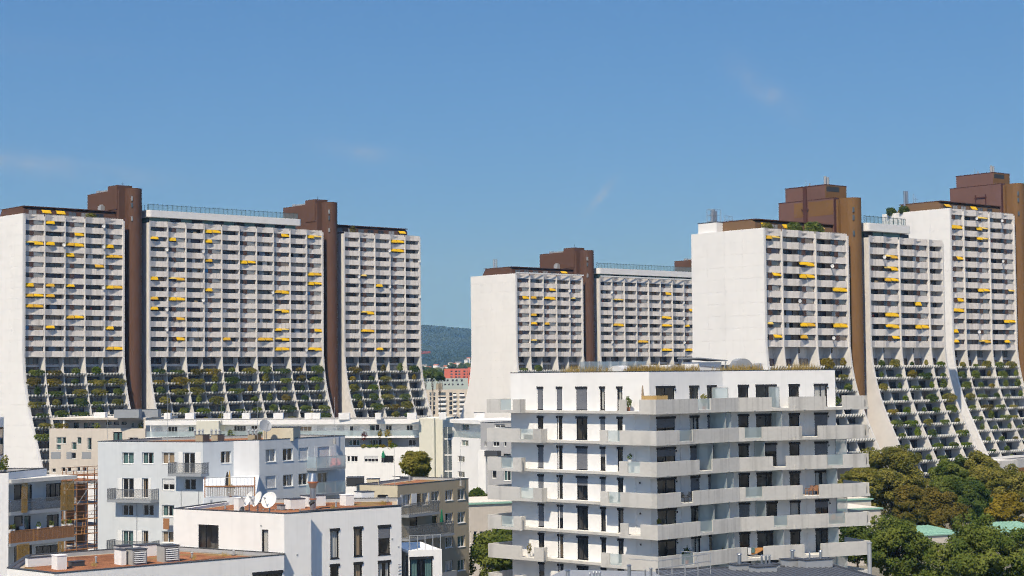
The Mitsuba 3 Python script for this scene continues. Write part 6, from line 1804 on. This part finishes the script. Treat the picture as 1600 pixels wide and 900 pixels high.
def tree(label, px, py, wpx, hpx, dist, leaf, seed, group=None, leafsize=0.26, dens=1.0, name='broadleaf_tree'):
    """A tree whose crown shows at that pixel and size, at that distance; it stands on the ground."""
    c = at(px, py, dist)
    rx, rz = wpx / 2 * dist / FOCAL, hpx / 2 * dist / FOCAL
    rz = max(rz, rx * 0.75)
    c[2] = at(px, py - hpx / 2, dist)[2] - rz
    r = np.random.default_rng(seed)
    k = thing(name, label, 'tree', group)
    n_cl = int(40 + rx * 11)
    d = r.normal(size=(n_cl, 3))
    d[:, 2] = d[:, 2] * 0.9 + 0.25
    d /= np.linalg.norm(d, axis=1, keepdims=True)
    lump = 0.62 + 0.62 * meshkit.fbm(d * 1.7 + seed * 1.3, 3, seed)
    cl = d * (0.40 + 0.62 * r.random((n_cl, 1)) ** 0.6) * lump[:, None] * [rx, rx, rz]
    pts, out = [], []
    for i in range(n_cl):
        cr = (0.11 + 0.15 * r.random() ** 1.5) * min(rx, rz) + 0.30
        n = int(125 * dens * (0.45 + cr * cr * 0.55))
        q = r.normal(size=(n, 3))
        q /= np.linalg.norm(q, axis=1, keepdims=True)
        rad = cr * (0.35 + 0.65 * r.random((n, 1)) ** 0.45)
        pts.append(cl[i] + q * rad * [1.15, 1.15, 0.8])
        out.append(q * 0.7 + d[i] * 0.5)
    v, f = leaf_faces(np.vstack(pts), leafsize, r, np.vstack(out))
    obj('crown', (v + c, f), leaf, k)
    m = MB()
    base = np.array([c[0], c[1], 0.0])
    top = c + [0, 0, -rz * 0.15]
    tr = 0.14 + rx * 0.035
    m.tube(base, base * 0.5 + top * 0.5 + [0.15, 0, 0], tr, 8, tr * 0.75)
    m.tube(base * 0.5 + top * 0.5 + [0.15, 0, 0], top, tr * 0.75, 8, tr * 0.4)
    obj('trunk', m, 'bark', k)
    lm = MB()
    for i in range(0, n_cl, 3):
        a = base * (0.42 - 0.2 * r.random()) + top * (0.58)
        a = top * 0.7 + base * 0.3 if i % 2 else top
        lm.tube(a, c + cl[i] * 0.85, tr * 0.28, 5, tr * 0.08)
    obj('limbs', lm, 'bark', k)


TR = [('tall olive green tree rising in front of the terraces right of the balcony building', 1392, 750, 108, 104, 330, 'leaf_olive', 1),
      ('olive tree half hidden behind the balcony building, its crown pale', 1342, 757, 66, 50, 300, 'leaf_olive', 2),
      ('rust brown small tree between the olive trees', 1424, 792, 52, 66, 296, 'leaf_rust', 3),
      ('broad chestnut tree with browned leaves in the middle right', 1460, 806, 88, 78, 304, 'leaf_rust', 4),
      ('mid green tree in front of the rightmost terraces', 1490, 754, 82, 72, 345, 'leaf_green', 5),
      ('dark green round tree between chestnut and yellow tree', 1514, 786, 64, 66, 312, 'leaf_dark', 6),
      ('olive brown tree before the concrete garage', 1572, 762, 84, 68, 328, 'leaf_olive', 7),
      ('yellow leaved tree at the right edge', 1566, 797, 82, 50, 322, 'leaf_yellow', 8),
      ('large dark green tree right of the balcony building, low in front', 1406, 862, 122, 102, 225, 'leaf_green', 9),
      ('largest green tree at the bottom right corner', 1540, 866, 166, 108, 205, 'leaf_green', 10),
      ('small dark tree close behind the right end of the balcony building', 1338, 850, 50, 80, 240, 'leaf_dark', 11),
      ('olive tree under the curved terraces beside the garage', 1530, 736, 60, 56, 345, 'leaf_olive', 12),
      ('low green tree at the bottom between the two large ones', 1462, 912, 60, 40, 215, 'leaf_green', 17),
      ('green tree standing low left of the balcony building', 776, 872, 92, 84, 226, 'leaf_green', 13),
      ('green tree just behind the left balconies by the school windows', 792, 838, 58, 42, 246, 'leaf_green', 14),
      ('small tree top between white corner house and balcony building', 748, 774, 32, 22, 290, 'leaf_dark', 15),
      ('lone olive tree in front of the long white row', 649, 727, 50, 46, 250, 'leaf_olive', 26)]
for lab, px, py, w, h, dist, lf, sd in TR:
    tree(lab, px, py, w, h, dist, lf, sd, leafsize=0.21 if dist < 260 else 0.25, dens=1.5 if w > 80 else 1.25)
for i, (px, py, w, h, dist) in enumerate(((664, 586, 18, 14, 760), (676, 584, 16, 15, 800), (687, 588, 18, 13, 780), (656, 590, 14, 14, 720), (697, 581, 14, 10, 1900), (668, 578, 20, 10, 1950), (684, 579, 16, 9, 2000), (722, 573, 16, 9, 2300), (706, 572, 14, 8, 2350), (730, 571, 14, 8, 2400), (658, 577, 14, 9, 1900))):
    tree('distant dark green tree below the wooded hill, in the gap between the high rises', px, py, w, h, dist, 'leaf_dark' if i % 3 else 'leaf_green', 100 + i, 'distant trees in the gap between the high rises', leafsize=0.5 if dist < 1000 else 1.0, dens=0.25)

# ------------------------------------------------------------------ wooded hill far behind


def height(x, y):
    p = np.stack([x / 900.0, y / 900.0, x * 0], -1)
    s = lambda a, b, t: (lambda q: q * q * (3 - 2 * q))(np.clip((t - a) / (b - a), 0, 1))
    n = meshkit.fbm(p, 4, 5) - 0.5
    z = 112 * s(4300, 6200, y) * (1 + 0.7 * n) + (142 + 0.045 * (-400 - x).clip(-900, 600)) * s(6500, 8300, y) * (1 + 0.25 * n) - 200 * s(8600, 10500, y)
    edge = s(-8200, -6500, x) * s(8200, 6500, x)
    return z * np.clip(edge, 0, 1) - 1.0


xs, ys = np.arange(-8400, 8401, 120.0), np.arange(4000, 10600, 100.0)
X, Y = np.meshgrid(xs, ys)
Zh = height(X, Y)
nx, ny = len(xs), len(ys)
i, j = np.meshgrid(np.arange(nx - 1), np.arange(ny - 1))
a = (j * nx + i).ravel()
F = np.vstack([np.stack([a, a + 1, a + nx + 1], 1), np.stack([a, a + nx + 1, a + nx], 1)])
paint('forest_floor', (0.035, 0.055, 0.022), 0.95, 0.4, 0.02)
obj('hill', (np.stack([X, Y, Zh], -1).reshape(-1, 3), F), 'forest_floor', smooth=True, kind='structure', label='long wooded hill on the horizon')
r = np.random.default_rng(9)
ico = trimesh.creation.icosphere(1)
n = 15000
px_ = r.uniform(-900, 120, n)
py_ = r.uniform(4700, 8500, n)
pz_ = height(px_, py_)
iv, if_ = np.array(ico.vertices), np.array(ico.faces)
sc = r.uniform(4.0, 8.5, (n, 1, 1)) * np.stack([np.ones(n), np.ones(n), r.uniform(0.7, 1.2, n)], -1)[:, None, :]
wob = 1 + 0.25 * (r.random((n, len(iv), 1)) - 0.5)
V = iv[None] * sc * wob + np.stack([px_, py_, pz_ + 4.0], -1)[:, None, :]
Fm = (if_[None] + (np.arange(n) * len(iv))[:, None, None]).reshape(-1, 3)


def forest_fn(p, n_, uv):
    t = 0.5 * noise(p.x * 0.07, p.y * 0.07, 1.0) + 0.5 * noise(p.x * 0.009, p.y * 0.009, 2.0)
    return mix((0.009, 0.024, 0.011), (0.032, 0.052, 0.020), smoothstep(0.25, 0.75, t))


bsdf('forest', {'type': 'twosided', 'bsdf': {'type': 'principled', 'base_color': mikit.proc(forest_fn), 'roughness': 0.9, 'specular': 0.1}})
obj('hill_forest', (V.reshape(-1, 3), Fm), 'forest', smooth=True, label='dense broadleaf forest covering the far hill', cat='forest', kind='stuff')

# ------------------------------------------------------------------ town in the gap between the high rises


def far_block(name, label, cat, x0, x1, ytop, dist, m, wins, depth=14, turn=0.0, roofm='roof_grey'):
    k = thing(name, label, cat)
    f = Face(at(x0, ytop, dist), at(x1, ytop, dist + turn))
    z = f.uz((x0 + x1) / 2, ytop)[1]
    hs = [(*f.rect(*w[:4]), w[4]) for w in wins]
    obj('wall', wall_mesh(0, f.L, 0, z, [h[:4] for h in hs]), m, k, f.fr)
    obj('core', MB().box(0.0, f.L, 2.6, depth, 0, z - 0.3).box(0, 0.3, 0.301, depth, 0, z - 0.01), m, k, f.fr)
    obj('roof', MB().box(0.1, f.L - 0.1, 0.31, depth - 0.1, z - 0.3, z - 0.1), roofm, k, f.fr)
    for a, b, c, d, st in hs:
        kk = obj('window', win_frame(a + 0.01, b - 0.01, c + 0.01, d - 0.01, 0.12, [(a + b) / 2], 0.12), 'frame_white' if st == 'w' else 'frame_dark', k, f.fr)
        obj('pane', MB().quad([a, 0.2, c], [b, 0.2, c], [b, 0.2, d], [a, 0.2, d]), WR.choice(['pane_dark', 'pane_dark', 'pane_slate']), kk, f.fr)
        if st == 'l':
            obj('balcony', MB().box(a - 0.1, b + 0.1, -1.3, -0.01, c - 0.3, c).box(a - 0.1, b + 0.1, -1.3, -1.2, c + 0.001, c + 1.0), 'render_white', k, f.fr)
    return k, f, z


W = []
for i in range(5):
    y = 613 + i * 7.2
    W += [(661, 668, y + 9, y + 13, 'l'), (671.5, 674, y, y + 5.5, 'd'), (677.5, 680, y, y + 5.5, 'd'), (685, 696.5, y, y + 4.6, 'l' if i else 'd'), (702, 706.5, y, y + 5.5, 'd'), (708, 713, y + 1, y + 5, 'l'), (718, 725.5, y + 1, y + 5, 'l')]
far_block('far_beige_block', 'cream apartment block with balconies in the gap between the high rises', 'apartment building', 659, 738, 608.5, 1120, 'stone_far', [w for w in W if w[3] < 655])
far_block('far_low_block', 'low cream building at the foot of the gap beside the curved wall', 'building', 701, 734, 650, 800, 'stone_far', [(x, x + 2.2, 651.5, 655, 'd') for x in (704, 709, 714, 719, 724)])
far_block('far_mint_block', 'long pale mint building with a row of windows in the gap', 'building', 661, 740, 591, 1500, 'mint', [(x, x + 3.2, 592.6, 596, 'd') for x in (664, 668, 672, 676, 683, 688, 693, 698, 706, 712, 720)] + [(x, x + 3.2, 599.5, 602, 'd') for x in (694, 700, 706, 714, 721)], turn=20)
far_block('far_tan_block', 'small tan block standing before the mint building', 'building', 681, 691, 599, 1400, 'render_tan', [], 10)
W = []
for y in (579, 583.5, 588):
    W += [(x, x + 3, y, y + 2.4, 'd') for x in (704, 711, 716, 724, 730)]
far_block('far_coral_block', 'coral red apartment block below the wooded hill', 'apartment building', 694, 745, 576, 1700, 'coral', W)
far_block('far_coral_block', 'narrow darker red block at the curved wall, right of the coral one', 'apartment building', 731, 746, 574, 1480, 'coral', [(733, 735, 582, 586, 'd')], 10)
for i, (px, py, dist) in enumerate(((661, 572, 3600), (668, 575, 3300), (673, 578, 3000), (680, 571, 3900), (690, 576, 3100), (697, 573, 3500), (703, 568, 4300), (710, 569, 4300), (716, 567, 4500), (720, 570, 3900), (728, 563, 4800), (732, 560, 4900), (712, 574, 2900), (685, 579, 2700), (724, 575, 2900), (664, 581, 2500))):
    k = thing('far_house', 'tiny pale house at the foot of the wooded hill', 'house', 'pale houses at the foot of the hill')
    p = at(px, py, dist)
    w, d_, h = rnd.uniform(9, 15), 9, rnd.uniform(5, 8)
    zbase = float(height(np.array([p[0]]), np.array([p[1]]))[0]) - 1
    fr_ = frame((p[0], p[1], 0), rnd.uniform(-0.5, 0.5))
    zt_ = max(zbase + 4, p[2])
    obj('wall', MB().box(-w / 2, w / 2, 0, d_, zbase, zt_), 'render_white', k, fr_)
    m = MB().prism([(-0.6, zt_), (d_ + 0.6, zt_), (d_ / 2, zt_ + 3.2)], -w / 2 - 0.5, w / 2 + 0.5, 'yz')
    obj('roof', m, 'terracotta' if i % 2 else 'roof_grey', k, fr_)
k = thing('tower_crane', 'red tower crane jib showing at the edge of the left high rise', 'crane')
a, b = at(628, 553, 2300), at(673, 551.5, 2300)
ux = (b - a) / np.linalg.norm(b - a)
m = MB()
L = np.linalg.norm(b - a)
for off in ([0, -0.9, 0], [0, 0.9, 0], [0, 0, 1.6]):
    m.tube(a + off, b + off, 0.28, 4)
for s_ in np.arange(0, L - 2.5, 2.5):
    m.tube(a + ux * s_ + [0, -0.9, 0], a + ux * (s_ + 1.25) + [0, 0, 1.6], 0.16, 4).tube(a + ux * (s_ + 1.25) + [0, 0, 1.6], a + ux * (s_ + 2.5) + [0, 0.9, 0], 0.16, 4)
obj('jib', m, 'red_paint', k)
obj('mast', MB().tube([a[0], a[1], 0], a + [0, 0, 6], 0.9, 4), 'red_paint', k)
# ------------------------------------------------------------------ ground
obj('ground', MB().quad([-9000, -400, 0], [9000, -400, 0], [9000, 14000, 0], [-9000, 14000, 0]), paint('earth', (0.16, 0.15, 0.12), 0.95, 0.3, 0.02), kind='structure')
scene['haze'] = {'type': 'cube', 'to_world': T4().translate([0, 6500, 450]).scale([9500, 7500, 455]), 'bsdf': {'type': 'null'}, 'interior': {'type': 'ref', 'id': 'haze_air'}}
labels['haze'] = {'label': 'thin blue summer haze in the air over the city', 'category': 'haze', 'kind': 'stuff'}
